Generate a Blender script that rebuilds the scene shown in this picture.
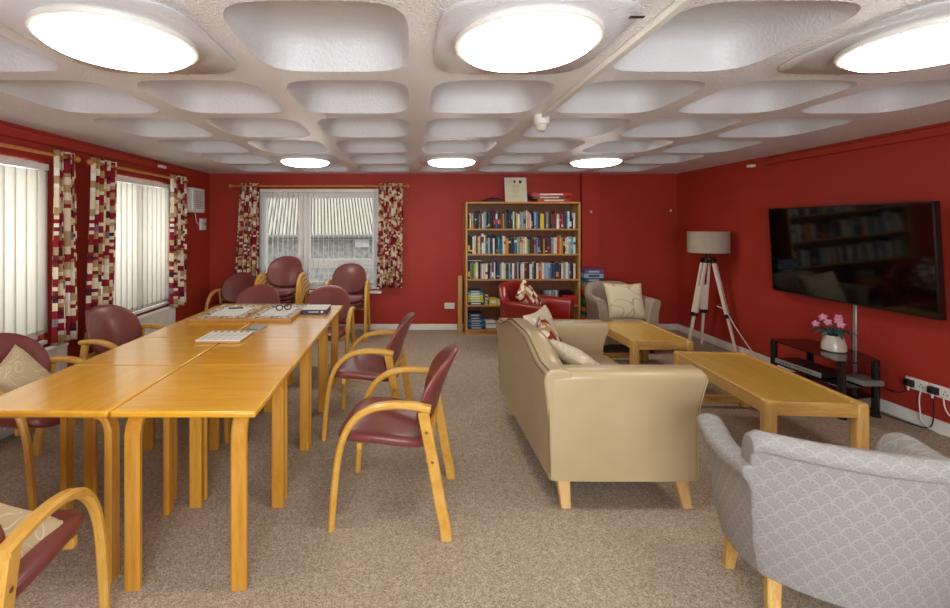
import bpy, bmesh, math, random
from mathutils import Vector, Matrix, Euler
random.seed(7)
PI = math.pi
S = bpy.context.scene
for o in list(bpy.data.objects):
    bpy.data.objects.remove(o)
COL = S.collection

# ------------------------------------------------------------------ camera
cam_d = bpy.data.cameras.new('camera')
cam_d.sensor_width = 36.0
cam_d.lens = 36.0 * 440 / 950
cam_d.shift_x = (475 - 410) / 950
cam_d.shift_y = -(304 - 225) / 950
cam_d.clip_start = 0.05
cam = bpy.data.objects.new('camera', cam_d)
COL.objects.link(cam)
cam.location = (0, 0, 1.5)
cam.rotation_euler = (PI / 2, 0, 0)
S.camera = cam

# ------------------------------------------------------------------ exposure, world, daylight
S.view_settings.view_transform = 'Standard'
S.view_settings.look = 'None'
S.view_settings.gamma = 1.0
S.view_settings.exposure = 0.28
S.view_settings.use_curve_mapping = False

w = bpy.data.worlds.new('overcast_sky')
S.world = w
w.use_nodes = True
bg = w.node_tree.nodes['Background']
bg.inputs[0].default_value = (0.86, 0.93, 1.0, 1)
bg.inputs[1].default_value = 1.5


def area(name, loc, rot, sx, sy, power, col):
    d = bpy.data.lights.new(name, 'AREA')
    d.shape = 'RECTANGLE'
    d.size, d.size_y = sx, sy
    d.energy = power
    d.color = col
    o = bpy.data.objects.new(name, d)
    COL.objects.link(o)
    o.location = loc
    o.rotation_euler = rot
    return o


# daylight through the wide window in the wall behind the camera
area('rear_window_daylight', (0.3, -1.42, 1.22), (PI / 2, 0, 0), 2.7, 1.0, 105, (0.88, 0.94, 1.0))
# daylight falling on the blinds of the left hand windows
for yc in (3.0, 4.75):
    area('side_window_daylight', (-4.6, yc, 1.9), (0, -PI / 2 + 0.25, 0), 2.2, 1.7, 120, (0.92, 0.96, 1.0))
LAMP_STRENGTH = 13.0


# ------------------------------------------------------------------ colour and node helpers
def lin(c):
    c = c / 255.0
    return c / 12.92 if c <= 0.04045 else ((c + 0.055) / 1.055) ** 2.4


def rgb(r, g, b):
    return (lin(r), lin(g), lin(b), 1.0)


class NT:
    def __init__(self, name):
        self.m = bpy.data.materials.new(name)
        self.m.use_nodes = True
        self.t = self.m.node_tree
        self.b = self.t.nodes['Principled BSDF']

    def n(self, kind, **kw):
        x = self.t.nodes.new(kind)
        for k, v in kw.items():
            setattr(x, k, v)
        return x

    def l(self, a, b):
        self.t.links.new(a, b)

    def put(self, sock, v):
        if hasattr(v, 'is_output'):
            self.l(v, sock)
        else:
            sock.default_value = v

    def math(self, op, a, b=0.0, c=0.0):
        x = self.n('ShaderNodeMath', operation=op)
        self.put(x.inputs[0], a)
        self.put(x.inputs[1], b)
        self.put(x.inputs[2], c)
        return x.outputs[0]

    def coord(self, which='Object'):
        return self.n('ShaderNodeTexCoord').outputs[which]

    def mapping(self, vec, scale=(1, 1, 1), rot=(0, 0, 0)):
        x = self.n('ShaderNodeMapping')
        self.l(vec, x.inputs[0])
        x.inputs['Scale'].default_value = scale
        x.inputs['Rotation'].default_value = rot
        return x.outputs[0]

    def noise(self, vec, scale, detail=3.0, rough=0.5, dist=0.0, out='Fac'):
        x = self.n('ShaderNodeTexNoise')
        self.l(vec, x.inputs['Vector'])
        x.inputs['Scale'].default_value = scale
        x.inputs['Detail'].default_value = detail
        x.inputs['Roughness'].default_value = rough
        x.inputs['Distortion'].default_value = dist
        return x.outputs[out]

    def ramp(self, fac, stops, interp='LINEAR'):
        x = self.n('ShaderNodeValToRGB')
        x.color_ramp.interpolation = interp
        e = x.color_ramp.elements
        while len(e) < len(stops):
            e.new(0.5)
        for k, (p, c) in enumerate(stops):
            e[k].position = p
            e[k].color = c
        self.l(fac, x.inputs[0])
        return x.outputs[0]

    def mix(self, fac, a, b):
        x = self.n('ShaderNodeMix', data_type='RGBA')
        self.put(x.inputs[0], fac)
        self.put(x.inputs[6], a)
        self.put(x.inputs[7], b)
        return x.outputs[2]

    def bump(self, h, strength=0.3, dist=0.01):
        x = self.n('ShaderNodeBump')
        x.inputs['Strength'].default_value = strength
        x.inputs['Distance'].default_value = dist
        self.l(h, x.inputs['Height'])
        self.l(x.outputs[0], self.b.inputs['Normal'])

    def set(self, color=None, rough=None, metal=None, coat=None, spec=None, sheen=None):
        if color is not None:
            self.put(self.b.inputs['Base Color'], color)
        if rough is not None:
            self.put(self.b.inputs['Roughness'], rough)
        if metal is not None:
            self.b.inputs['Metallic'].default_value = metal
        if coat is not None:
            self.b.inputs['Coat Weight'].default_value = coat
            self.b.inputs['Coat Roughness'].default_value = 0.12
        if spec is not None:
            self.b.inputs['Specular IOR Level'].default_value = spec
        return self.m


M = {}


def plain(name, c, rough=0.5, metal=0.0, coat=None, spec=None, var=0.06):
    x = NT(name)
    v = x.noise(x.coord(), 9.0, 3.0)
    c2 = tuple(min(1, k * (1 - var)) for k in c[:3]) + (1,)
    c3 = tuple(min(1, k * (1 + var)) for k in c[:3]) + (1,)
    x.set(x.ramp(v, [(0.3, c2), (0.7, c3)]), rough, metal, coat, spec)
    M[name] = x.m
    return x.m


def wood(name, c1, c2, grain=(1, 14, 14), scale=3.0, rough=0.35, coat=0.0, c3=None):
    x = NT(name)
    v = x.mapping(x.coord(), grain)
    a = x.noise(v, scale, 6.0, 0.6, 0.6)
    b = x.noise(x.mapping(x.coord(), tuple(g * 3.1 for g in grain)), scale * 2.2, 3.0)
    f = x.math('ADD', x.math('MULTIPLY', a, 0.7), x.math('MULTIPLY', b, 0.3))
    x.set(x.ramp(f, [(0.33, c2), (0.52, c1), (0.72, c3 or c1)]), rough, coat=coat)
    x.bump(f, 0.04, 0.002)
    M[name] = x.m
    return x.m


# walls: painted red
x = NT('red_paint')
co = x.coord()
x.set(x.ramp(x.noise(co, 2.2, 4.0), [(0.3, rgb(160, 50, 37)), (0.7, rgb(168, 53, 40))]), 0.55, spec=0.25)
x.bump(x.noise(co, 160.0, 3.0), 0.12, 0.004)
M['red_paint'] = x.m
# ceiling: stippled white plaster, and the smoother inside of the coffers
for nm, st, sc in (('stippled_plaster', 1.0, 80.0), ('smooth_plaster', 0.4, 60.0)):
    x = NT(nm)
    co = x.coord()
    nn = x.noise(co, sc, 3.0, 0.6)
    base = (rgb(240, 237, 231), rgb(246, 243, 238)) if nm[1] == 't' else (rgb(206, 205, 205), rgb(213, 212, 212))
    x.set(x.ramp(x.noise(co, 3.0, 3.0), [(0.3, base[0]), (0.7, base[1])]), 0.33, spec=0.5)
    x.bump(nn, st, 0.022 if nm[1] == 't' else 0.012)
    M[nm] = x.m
# carpet
x = NT('speckled_carpet')
co = x.coord()
vo = x.n('ShaderNodeTexVoronoi')
vo.inputs['Scale'].default_value = 210.0
x.l(co, vo.inputs['Vector'])
sp = x.n('ShaderNodeSeparateColor')
x.l(vo.outputs['Color'], sp.inputs[0])
a = x.noise(co, 34.0, 4.0, 0.7)
b = x.noise(co, 2.2, 3.0)
f = x.math('ADD', x.math('MULTIPLY', sp.outputs[0], 0.62), x.math('MULTIPLY', a, 0.5))
c1 = x.ramp(f, [(0.15, rgb(119, 103, 86)), (0.42, rgb(156, 139, 119)), (0.68, rgb(180, 164, 143)), (0.98, rgb(212, 198, 178))])
c = x.mix(x.math('MULTIPLY', b, 0.22), c1, rgb(158, 138, 116))
x.set(c, 0.95, spec=0.1)
x.bump(f, 0.5, 0.004)
M['speckled_carpet'] = x.m

wood('beech_top', rgb(222, 162, 46), rgb(208, 144, 34), (1.2, 10, 10), 2.6, 0.24, 0.45, rgb(228, 172, 58))
wood('beech_leg', rgb(204, 146, 52), rgb(186, 124, 36), (12, 12, 1.2), 3.0, 0.38, 0.1, rgb(208, 156, 74))
wood('bent_beech', rgb(214, 162, 72), rgb(198, 142, 50), (14, 3, 3), 3.0, 0.35, 0.2, rgb(220, 174, 96))
wood('pale_oak_side', rgb(212, 170, 96), rgb(188, 138, 66), (12, 1.0, 12), 3.2, 0.4, 0.1, rgb(222, 184, 112))
wood('pale_oak_end', rgb(210, 166, 92), rgb(184, 132, 62), (1.0, 12, 12), 3.2, 0.4, 0.1, rgb(222, 184, 112))
wood('pale_oak_leg', rgb(212, 170, 96), rgb(188, 138, 66), (12, 12, 1.0), 3.2, 0.4, 0.1, rgb(222, 184, 112))
wood('oak_veneer', rgb(208, 166, 70), rgb(198, 152, 56), (9, 0.9, 9), 2.4, 0.33, 0.25, rgb(214, 172, 98))
wood('shelf_oak', rgb(186, 136, 74), rgb(166, 114, 54), (1, 10, 10), 2.6, 0.45, 0.0, rgb(196, 148, 86))
wood('shelf_oak_upright', rgb(190, 142, 78), rgb(168, 118, 56), (10, 10, 1), 2.6, 0.45, 0.0, rgb(200, 154, 90))
wood('shelf_back', rgb(120, 74, 34), rgb(106, 62, 26), (10, 10, 1), 2.6, 0.5)
wood('pole_pine', rgb(196, 126, 52), rgb(178, 106, 38), (3, 3, 3), 3.0, 0.4, 0.2)
wood('sofa_leg_wood', rgb(222, 182, 122), rgb(202, 158, 96), (12, 12, 1.2), 3.0, 0.45)
wood('washed_wood', rgb(222, 206, 188), rgb(200, 180, 160), (12, 12, 1.0), 3.0, 0.55)
plain('burgundy_vinyl', rgb(122, 60, 55), 0.36, coat=0.12, var=0.05)
plain('dark_underside', rgb(40, 26, 22), 0.7)
plain('steel', rgb(150, 146, 140), 0.3, 1.0)
plain('dark_bronze', rgb(62, 50, 42), 0.4, 0.8)
plain('white_plastic', rgb(226, 222, 212), 0.4)
plain('cream_plastic', rgb(206, 198, 180), 0.45)
plain('grey_plastic', rgb(120, 116, 108), 0.5)
plain('white_paint', rgb(228, 224, 216), 0.4)
plain('upvc', rgb(236, 233, 226), 0.35, var=0.02)
plain('radiator_white', rgb(226, 222, 212), 0.35)
plain('black_gloss', rgb(14, 13, 13), 0.12, coat=0.5)
plain('black_plastic', rgb(20, 19, 19), 0.4)
plain('screen_black', rgb(5, 4, 4), 0.06, spec=0.6)
plain('silver_plastic', rgb(176, 172, 164), 0.32, 0.5)
plain('lampshade_linen', rgb(172, 158, 140), 0.9, spec=0.1)
plain('ceramic', rgb(206, 196, 178), 0.2)
plain('petal_pink', rgb(226, 150, 176), 0.6)
plain('leaf_teal', rgb(64, 104, 96), 0.5)
plain('paper_white', rgb(228, 226, 220), 0.7)
plain('paper_cream', rgb(226, 218, 182), 0.7)
plain('paper_grey', rgb(170, 170, 166), 0.7)
plain('ink_black', rgb(24, 24, 26), 0.5)
plain('navy_card', rgb(40, 38, 70), 0.4)
plain('stain_brown', rgb(58, 34, 24), 0.7)
plain('game_red', rgb(190, 34, 28), 0.4)
plain('red_leather', rgb(136, 24, 22), 0.30, coat=0.2)
plain('taupe_leather', rgb(164, 150, 130), 0.38, coat=0.12)
plain('rope_cable', rgb(224, 216, 204), 0.6)
plain('roughcast', rgb(172, 166, 156), 0.9, var=0.4)
plain('roof_sheet', rgb(206, 198, 180), 0.7)
plain('groove_shade_lichen', rgb(92, 84, 70), 0.9)  # shade in the roof grooves put into the colour, with some lichen
plain('tarmac', rgb(120, 120, 118), 0.9)

# cream sofa leather
x = NT('cream_leather')
co = x.coord()
x.set(x.ramp(x.noise(co, 3.0, 3.0), [(0.3, rgb(172, 152, 114)), (0.7, rgb(180, 161, 124))]), 0.36, coat=0.1)
x.bump(x.noise(co, 220.0, 2.0), 0.12, 0.002)
M['cream_leather'] = x.m
x = NT('leather_piping')
x.set(rgb(120, 100, 70), 0.5)
M['leather_piping'] = x.m

# thin glass
x = NT('window_glass')
tr = x.n('ShaderNodeBsdfTransparent')
gl = x.n('ShaderNodeBsdfGlossy')
gl.inputs['Roughness'].default_value = 0.03
mx = x.n('ShaderNodeMixShader')
mx.inputs[0].default_value = 0.02
x.l(tr.outputs[0], mx.inputs[1])
x.l(gl.outputs[0], mx.inputs[2])
x.l(mx.outputs[0], x.t.nodes['Material Output'].inputs[0])
M['window_glass'] = x.m
# smoked glass of the TV stand
x = NT('smoked_glass')
x.set(rgb(18, 12, 11), 0.06, spec=0.7)
M['smoked_glass'] = x.m
# translucent blind fabric
x = NT('blind_fabric')
tl = x.n('ShaderNodeBsdfTranslucent')
df = x.n('ShaderNodeBsdfDiffuse')
fac = x.noise(x.mapping(x.coord(), (60, 60, 2)), 3.0, 2.0)
cc = x.ramp(fac, [(0.3, rgb(226, 222, 212)), (0.7, rgb(234, 231, 222))])
x.l(cc, tl.inputs[0])
x.l(cc, df.inputs[0])
mx = x.n('ShaderNodeMixShader')
mx.inputs[0].default_value = 0.5
x.l(df.outputs[0], mx.inputs[1])
x.l(tl.outputs[0], mx.inputs[2])
x.l(mx.outputs[0], x.t.nodes['Material Output'].inputs[0])
M['blind_fabric'] = x.m
# lamp diffuser
x = NT('lit_diffuser')
x.set(rgb(250, 248, 240), 0.4)
x.b.inputs['Emission Color'].default_value = (1.0, 0.965, 0.9, 1)
x.b.inputs['Emission Strength'].default_value = LAMP_STRENGTH
M['lit_diffuser'] = x.m


# curtain fabric: rows of coloured blocks, cell size in metres of cloth
def block_fabric(name, cw, ch, shift=0.0):
    x = NT(name)
    uv = x.coord('UV')
    sp = x.n('ShaderNodeSeparateXYZ')
    x.l(uv, sp.inputs[0])
    cu = x.math('FLOOR', x.math('DIVIDE', sp.outputs[0], cw))
    off = x.math('MULTIPLY', x.math('MODULO', cu, 3.0), ch * 0.18 + shift)
    v = x.math('ADD', sp.outputs[1], off)
    cv = x.math('FLOOR', x.math('DIVIDE', v, ch))
    half = x.math('FLOOR', x.math('DIVIDE', v, ch * 0.5))
    cb = x.n('ShaderNodeCombineXYZ')
    x.l(cu, cb.inputs[0])
    x.l(cv, cb.inputs[1])
    wn = x.n('ShaderNodeTexWhiteNoise', noise_dimensions='2D')
    x.l(cb.outputs[0], wn.inputs['Vector'])
    cream, wht = rgb(226, 210, 178), rgb(236, 228, 212)
    tan, bur, plum, mau = rgb(176, 146, 106), rgb(140, 34, 44), rgb(78, 34, 48), rgb(136, 116, 128)
    c1 = x.ramp(wn.outputs['Value'], [(0.0, cream), (0.28, bur), (0.46, tan), (0.70, wht), (0.82, plum), (0.87, tan), (0.95, mau)], 'CONSTANT')
    cb2 = x.n('ShaderNodeCombineXYZ')
    x.l(cu, cb2.inputs[0])
    x.l(half, cb2.inputs[1])
    wn2 = x.n('ShaderNodeTexWhiteNoise', noise_dimensions='2D')
    x.l(cb2.outputs[0], wn2.inputs['Vector'])
    c2 = x.ramp(wn2.outputs['Value'], [(0.0, wht), (0.3, tan), (0.6, cream), (0.8, bur)], 'CONSTANT')
    pick = x.math('GREATER_THAN', wn2.outputs['Value'], 0.74)
    x.set(x.mix(pick, c1, c2), 0.85, spec=0.15)
    M[name] = x.m


block_fabric('block_fabric', 0.10, 0.062)
block_fabric('block_fabric_small', 0.06, 0.055, 0.01)


# leaf-line cushion fabric
def line_fabric(name, base, line, sc, dist, width=0.045):
    x = NT(name)
    uv = x.coord('UV')
    a = x.noise(uv, sc, 1.0, 0.4, dist)
    f = x.math('ABSOLUTE', x.math('SUBTRACT', x.math('FRACT', x.math('MULTIPLY', a, 6.0)), 0.5))
    k = x.math('LESS_THAN', f, width * 2)
    x.set(x.mix(k, base, line), 0.9, spec=0.1)
    M[name] = x.m


line_fabric('leaf_line_fabric', rgb(206, 186, 148), rgb(232, 218, 188), 8.5, 0.7, 0.022)
line_fabric('leaf_line_pale', rgb(212, 196, 170), rgb(236, 226, 206), 9.0, 0.7, 0.03)
line_fabric('swirl_fabric', rgb(218, 204, 170), rgb(192, 172, 132), 2.6, 1.0, 0.03)


# scallop woven fabric of the near armchair
def scallop(name, base, line, cw, ch):
    x = NT(name)
    sp = x.n('ShaderNodeSeparateXYZ')
    x.l(x.coord('UV'), sp.inputs[0])
    row = x.math('FLOOR', x.math('DIVIDE', sp.outputs[1], ch))
    off = x.math('MULTIPLY', x.math('MODULO', row, 2.0), 0.5)
    u = x.math('SUBTRACT', x.math('FRACT', x.math('ADD', x.math('DIVIDE', sp.outputs[0], cw), off)), 0.5)
    v = x.math('FRACT', x.math('DIVIDE', sp.outputs[1], ch))
    u2 = x.math('MULTIPLY', u, 2.0)
    r = x.math('SQRT', x.math('ADD', x.math('MULTIPLY', u2, u2), x.math('MULTIPLY', v, v)))
    arc = x.math('LESS_THAN', x.math('ABSOLUTE', x.math('SUBTRACT', r, 0.94)), 0.09)
    ang = x.math('ARCTAN2', u2, x.math('ADD', v, 0.001))
    spoke = x.math('LESS_THAN', x.math('ABSOLUTE', x.math('SUBTRACT', x.math('FRACT', x.math('ADD', x.math('MULTIPLY', ang, 1.6), 0.5)), 0.5)), 0.11)
    spoke = x.math('MULTIPLY', spoke, x.math('LESS_THAN', r, 0.94))
    k = x.math('MAXIMUM', arc, spoke)
    weave = x.noise(x.coord(), 400.0, 2.0)
    b = x.mix(x.math('MULTIPLY', weave, 0.5), base, line)
    x.set(x.mix(x.math('MULTIPLY', k, 0.85), b, line), 0.9, spec=0.15)
    x.bump(weave, 0.25, 0.003)
    M[name] = x.m


scallop('scallop_fabric', rgb(143, 139, 136), rgb(167, 162, 157), 0.056, 0.036)


# mosaic edge of the jigsaw boards
x = NT('mosaic_print')
vo = x.n('ShaderNodeTexVoronoi')
vo.inputs['Scale'].default_value = 55.0
x.l(x.coord(), vo.inputs['Vector'])
sp = x.n('ShaderNodeSeparateColor')
x.l(vo.outputs['Color'], sp.inputs[0])
x.set(x.ramp(sp.outputs[0], [(0.0, rgb(44, 40, 40)), (0.16, rgb(204, 190, 164)), (0.5, rgb(150, 124, 94)), (0.66, rgb(226, 218, 200)), (0.92, rgb(76, 68, 66))], 'CONSTANT'), 0.6)
M['mosaic_print'] = x.m

BOOKC = {
    'black': (26, 25, 28), 'navy blue': (36, 44, 78), 'dark teal': (30, 70, 78), 'white': (222, 220, 212),
    'cream': (212, 200, 168), 'grey': (136, 138, 138), 'pale blue': (138, 168, 184), 'bright blue': (44, 96, 160),
    'dark red': (122, 28, 30), 'orange': (208, 122, 44), 'yellow': (214, 184, 48), 'green': (76, 118, 58),
    'lime green': (170, 186, 60), 'brown': (92, 62, 42), 'purple': (92, 72, 130), 'pink': (206, 158, 152),
    'turquoise': (54, 150, 164), 'red': (190, 42, 34), 'dark green': (34, 74, 52)}
for k, v in BOOKC.items():
    plain('cover_' + k.replace(' ', '_'), rgb(*v), 0.45, var=0.1)


# ------------------------------------------------------------------ mesh helpers
class MB:
    def __init__(self):
        self.v, self.f, self.uv, self.mi = [], [], {}, {}

    def add(self, vs, fs, mi=0):
        o = len(self.v)
        self.v += [tuple(p) for p in vs]
        for q in fs:
            if mi:
                self.mi[len(self.f)] = mi
            self.f.append([i + o for i in q])
        return self

    def box(self, x0, x1, y0, y1, z0, z1, mi=0, mat=None):
        vs = [Vector(p) for p in ((x0, y0, z0), (x1, y0, z0), (x1, y1, z0), (x0, y1, z0), (x0, y0, z1), (x1, y0, z1), (x1, y1, z1), (x0, y1, z1))]
        if mat:
            vs = [mat @ p for p in vs]
        return self.add(vs, [(0, 3, 2, 1), (4, 5, 6, 7), (0, 1, 5, 4), (1, 2, 6, 5), (2, 3, 7, 6), (3, 0, 4, 7)], mi)

    def loft(self, rings, closed=True, caps=True, mi=0, uvs=None):
        n = len(rings[0])
        o = len(self.v)
        for r in rings:
            self.v += [tuple(p) for p in r]
        m = n if closed else n - 1
        for i in range(len(rings) - 1):
            for j in range(m):
                k = (j + 1) % n
                q = [o + i * n + j, o + i * n + k, o + (i + 1) * n + k, o + (i + 1) * n + j]
                if uvs:
                    kk = j + 1
                    self.uv[len(self.f)] = [uvs[i][j], uvs[i][kk], uvs[i + 1][kk], uvs[i + 1][j]]
                if mi:
                    self.mi[len(self.f)] = mi
                self.f.append(q)
        if caps and closed:
            for q in (list(range(n))[::-1], [(len(rings) - 1) * n + j for j in range(n)]):
                if mi:
                    self.mi[len(self.f)] = mi
                self.f.append([o + k for k in q])
        return self

    def cyl(self, p0, p1, r0, r1=None, n=16, mi=0):
        r1 = r0 if r1 is None else r1
        p0, p1 = Vector(p0), Vector(p1)
        t = (p1 - p0).normalized()
        a = t.orthogonal().normalized()
        b = t.cross(a)
        rings = [[p + (a * math.cos(2 * PI * k / n) + b * math.sin(2 * PI * k / n)) * r for k in range(n)] for p, r in ((p0, r0), (p1, r1))]
        return self.loft(rings, mi=mi)

    def lathe(self, prof, c=(0, 0, 0), n=24, mi=0):
        rings = [[(c[0] + r * math.cos(2 * PI * k / n), c[1] + r * math.sin(2 * PI * k / n), c[2] + z) for k in range(n)] for r, z in prof]
        return self.loft(rings, mi=mi)

    def tube(self, pts, r, n=8, mi=0):
        pts = [Vector(p) for p in pts]
        rings = []
        a = None
        for i, p in enumerate(pts):
            t = (pts[min(i + 1, len(pts) - 1)] - pts[max(i - 1, 0)]).normalized()
            a = t.orthogonal().normalized() if a is None else (a - t * a.dot(t)).normalized()
            b = t.cross(a)
            rings.append([p + (a * math.cos(2 * PI * k / n) + b * math.sin(2 * PI * k / n)) * r for k in range(n)])
        return self.loft(rings, mi=mi)

    def strip(self, pts, wid, thk, side=(1, 0, 0), ch=0.25, mi=0):
        """rectangular bar with eased corners along a path; wid is measured along side"""
        pts = [Vector(p) for p in pts]
        s = Vector(side).normalized()
        rings = []
        for i, p in enumerate(pts):
            t = (pts[min(i + 1, len(pts) - 1)] - pts[max(i - 1, 0)]).normalized()
            nrm = t.cross(s).normalized()
            w_ = wid[i] if isinstance(wid, (list, tuple)) else wid
            h_ = thk[i] if isinstance(thk, (list, tuple)) else thk
            c = min(w_, h_) * ch
            a, b = w_ / 2, h_ / 2
            q = [(a, b - c), (a - c, b), (-a + c, b), (-a, b - c), (-a, -b + c), (-a + c, -b), (a - c, -b), (a, -b + c)]
            rings.append([p + s * u + nrm * v for u, v in q])
        return self.loft(rings, mi=mi)

    def xform(self, mat):
        self.v = [tuple(mat @ Vector(p)) for p in self.v]
        return self

    def build(self, name, mats, parent=None, bevel=0.0, seg=2, smooth=True, subsurf=0, angle=40, loc=None, weld=0.0):
        me = bpy.data.meshes.new(name)
        me.from_pydata(self.v, [], self.f)
        if self.uv:
            lay = me.uv_layers.new(name='UVMap')
            for fi, p in enumerate(me.polygons):
                u = self.uv.get(fi)
                for q, li in enumerate(p.loop_indices):
                    lay.data[li].uv = u[q] if u else (0.01, 0.01)
        for fi, k in self.mi.items():
            me.polygons[fi].material_index = k
        bm = bmesh.new()
        bm.from_mesh(me)
        if weld:
            bmesh.ops.remove_doubles(bm, verts=bm.verts, dist=weld)
        bmesh.ops.recalc_face_normals(bm, faces=bm.faces)
        bm.to_mesh(me)
        bm.free()
        if not isinstance(mats, (list, tuple)):
            mats = [mats]
        for m_ in mats:
            me.materials.append(M[m_])
        if smooth:
            me.shade_smooth()
            me.set_sharp_from_angle(angle=math.radians(angle))
        o = bpy.data.objects.new(name, me)
        COL.objects.link(o)
        if parent is not None:
            o.parent = parent
        if loc is not None:
            o.location = loc
        if bevel:
            b = o.modifiers.new('bevel', 'BEVEL')
            b.width = bevel
            b.segments = seg
            b.limit_method = 'ANGLE'
            b.angle_limit = math.radians(35)
            b.harden_normals = False
        if subsurf:
            s = o.modifiers.new('subd', 'SUBSURF')
            s.levels = s.render_levels = subsurf
        return o


def spline(pts, n=6):
    """Catmull-Rom through the points"""
    P = [Vector(p) for p in pts]
    out = []
    for i in range(len(P) - 1):
        p0, p1, p2, p3 = P[max(i - 1, 0)], P[i], P[i + 1], P[min(i + 2, len(P) - 1)]
        for k in range(n):
            t = k / n
            out.append(0.5 * ((2 * p1) + (p2 - p0) * t + (2 * p0 - 5 * p1 + 4 * p2 - p3) * t * t + (3 * p1 - p0 - 3 * p2 + p3) * t ** 3))
    out.append(P[-1])
    return out


def tag(o, label=None, cat=None, group=None, kind=None):
    if label:
        o['label'] = label
    if cat:
        o['category'] = cat
    if group:
        o['group'] = group
    if kind:
        o['kind'] = kind
    return o


def thing(name, label, cat, loc=(0, 0, 0), rz=0.0, group=None, kind=None):
    o = bpy.data.objects.new(name, None)
    COL.objects.link(o)
    o.empty_display_size = 0.05
    o.location = loc
    o.rotation_euler = (0, 0, rz)
    return tag(o, label, cat, group, kind)


def copy_tree(o, parent=None):
    c = o.copy()
    COL.objects.link(c)
    if parent is not None:
        c.parent = parent
    for ch in o.children:
        copy_tree(ch, c)
    return c


def bx(name, mat, x0, x1, y0, y1, z0, z1, parent=None, bevel=0.0, seg=2):
    return MB().box(x0, x1, y0, y1, z0, z1).build(name, mat, parent, bevel, seg)


# ------------------------------------------------------------------ room shell
XL, XR, YB, YR, ZC = -2.87, 3.82, 6.30, -1.45, 2.235
T = 0.16


def wall_x(name, x0, x1, holes):
    """wall in the YZ plane with holes (y0,y1,z0,z1)"""
    mb = MB()
    ys = sorted({YR - T, YB + T} | {h[0] for h in holes} | {h[1] for h in holes})
    for a, b in zip(ys, ys[1:]):
        hs = [h for h in holes if h[0] <= a and h[1] >= b]
        if hs:
            mb.box(x0, x1, a, b, -0.1, hs[0][2])
            mb.box(x0, x1, a, b, hs[0][3], 2.7)
        else:
            mb.box(x0, x1, a, b, -0.1, 2.7)
    return tag(mb.build(name, 'red_paint', smooth=False), kind='structure')


def wall_y(name, y0, y1, holes, x0=None, x1=None):
    mb = MB()
    xs = sorted({XL if x0 is None else x0, XR if x1 is None else x1} | {h[0] for h in holes} | {h[1] for h in holes})
    for a, b in zip(xs, xs[1:]):
        hs = [h for h in holes if h[0] <= a and h[1] >= b]
        if hs:
            mb.box(a, b, y0, y1, -0.1, hs[0][2])
            mb.box(a, b, y0, y1, hs[0][3], 2.7)
        else:
            mb.box(a, b, y0, y1, -0.1, 2.7)
    return tag(mb.build(name, 'red_paint', smooth=False), kind='structure')


W1 = (2.25, 3.45, 0.60, 2.00)
W2 = (4.06, 5.20, 0.60, 2.00)
WB = (-2.16, -0.44, 0.58, 2.02)
WR = (-1.10, 1.70, 0.68, 1.76)
wall_x('wall_left', XL - T, XL, [W1, W2])
wall_x('wall_right', XR, XR + T, [])
wall_y('wall_back', YB, YB + T, [WB])
wall_y('wall_rear', YR - T, YR, [WR])
# boxed column right of the bookcase
tag(bx('column', 'red_paint', 2.43, 2.68, 6.21, YB, 0, 2.26), kind='structure')
tag(bx('floor', 'speckled_carpet', XL - T, XR + T, YR - T, YB + T, -0.1, 0.0), kind='structure')

# coffered ceiling
CP = 0.79
CX = [0.452 + CP * k for k in range(-3, 4)]
CY = [1.775 + CP * k for k in range(-4, 6)]
LIGHT_CELLS = {(2 - 1, 4): 1, (3, 4): 1, (5, 4): 1, (1, 8): 1, (3, 8): 1, (5, 8): 1}
cb = MB()
NR = 48
PROF = [(0, 0), (0.009, 0.022), (0.018, 0.044), (0.028, 0.07), (0.040, 0.10), (0.056, 0.13), (0.078, 0.155), (0.110, 0.172), (0.15, 0.180)]


def rr(a, n, k, sq=False):
    th = 2 * PI * (k + 0.0) / NR
    c, s = math.cos(th), math.sin(th)
    r = a / max(abs(c), abs(s)) if sq else a * (abs(c) ** n + abs(s) ** n) ** (-1.0 / n)
    return r * c, r * s


for i, cx in enumerate(CX):
    for j, cy in enumerate(CY):
        if (i, j) in LIGHT_CELLS:
            h = CP / 2
            cb.add([(cx - h, cy - h, ZC), (cx + h, cy - h, ZC), (cx + h, cy + h, ZC), (cx - h, cy + h, ZC)], [(0, 1, 2, 3)])
            continue
        rings = [[(cx + p[0], cy + p[1], ZC) for p in (rr(CP / 2, 1, k, True) for k in range(NR))]]
        for (ins, hgt) in PROF:
            rings.append([(cx + p[0], cy + p[1], ZC + hgt) for p in (rr(0.333 - ins, 4.6, k) for k in range(NR))])
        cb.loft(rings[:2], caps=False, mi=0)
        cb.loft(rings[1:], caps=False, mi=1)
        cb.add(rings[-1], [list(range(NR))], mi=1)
x0, x1, y0, y1 = CX[0] - CP / 2, CX[-1] + CP / 2, CY[0] - CP / 2, CY[-1] + CP / 2
for (a, b, c, d) in ((XL - T, x0, YR - T, YB + T), (x1, XR + T, YR - T, YB + T), (x0, x1, YR - T, y0), (x0, x1, y1, YB + T)):
    cb.box(a, b, c, d, ZC, ZC + 0.3)
cb.box(XL - T, XR + T, YR - T, YB + T, 2.6, 2.7)
ce = cb.build('ceiling', ['stippled_plaster', 'smooth_plaster'], angle=50, weld=0.0004)
tag(ce, kind='structure')

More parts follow.
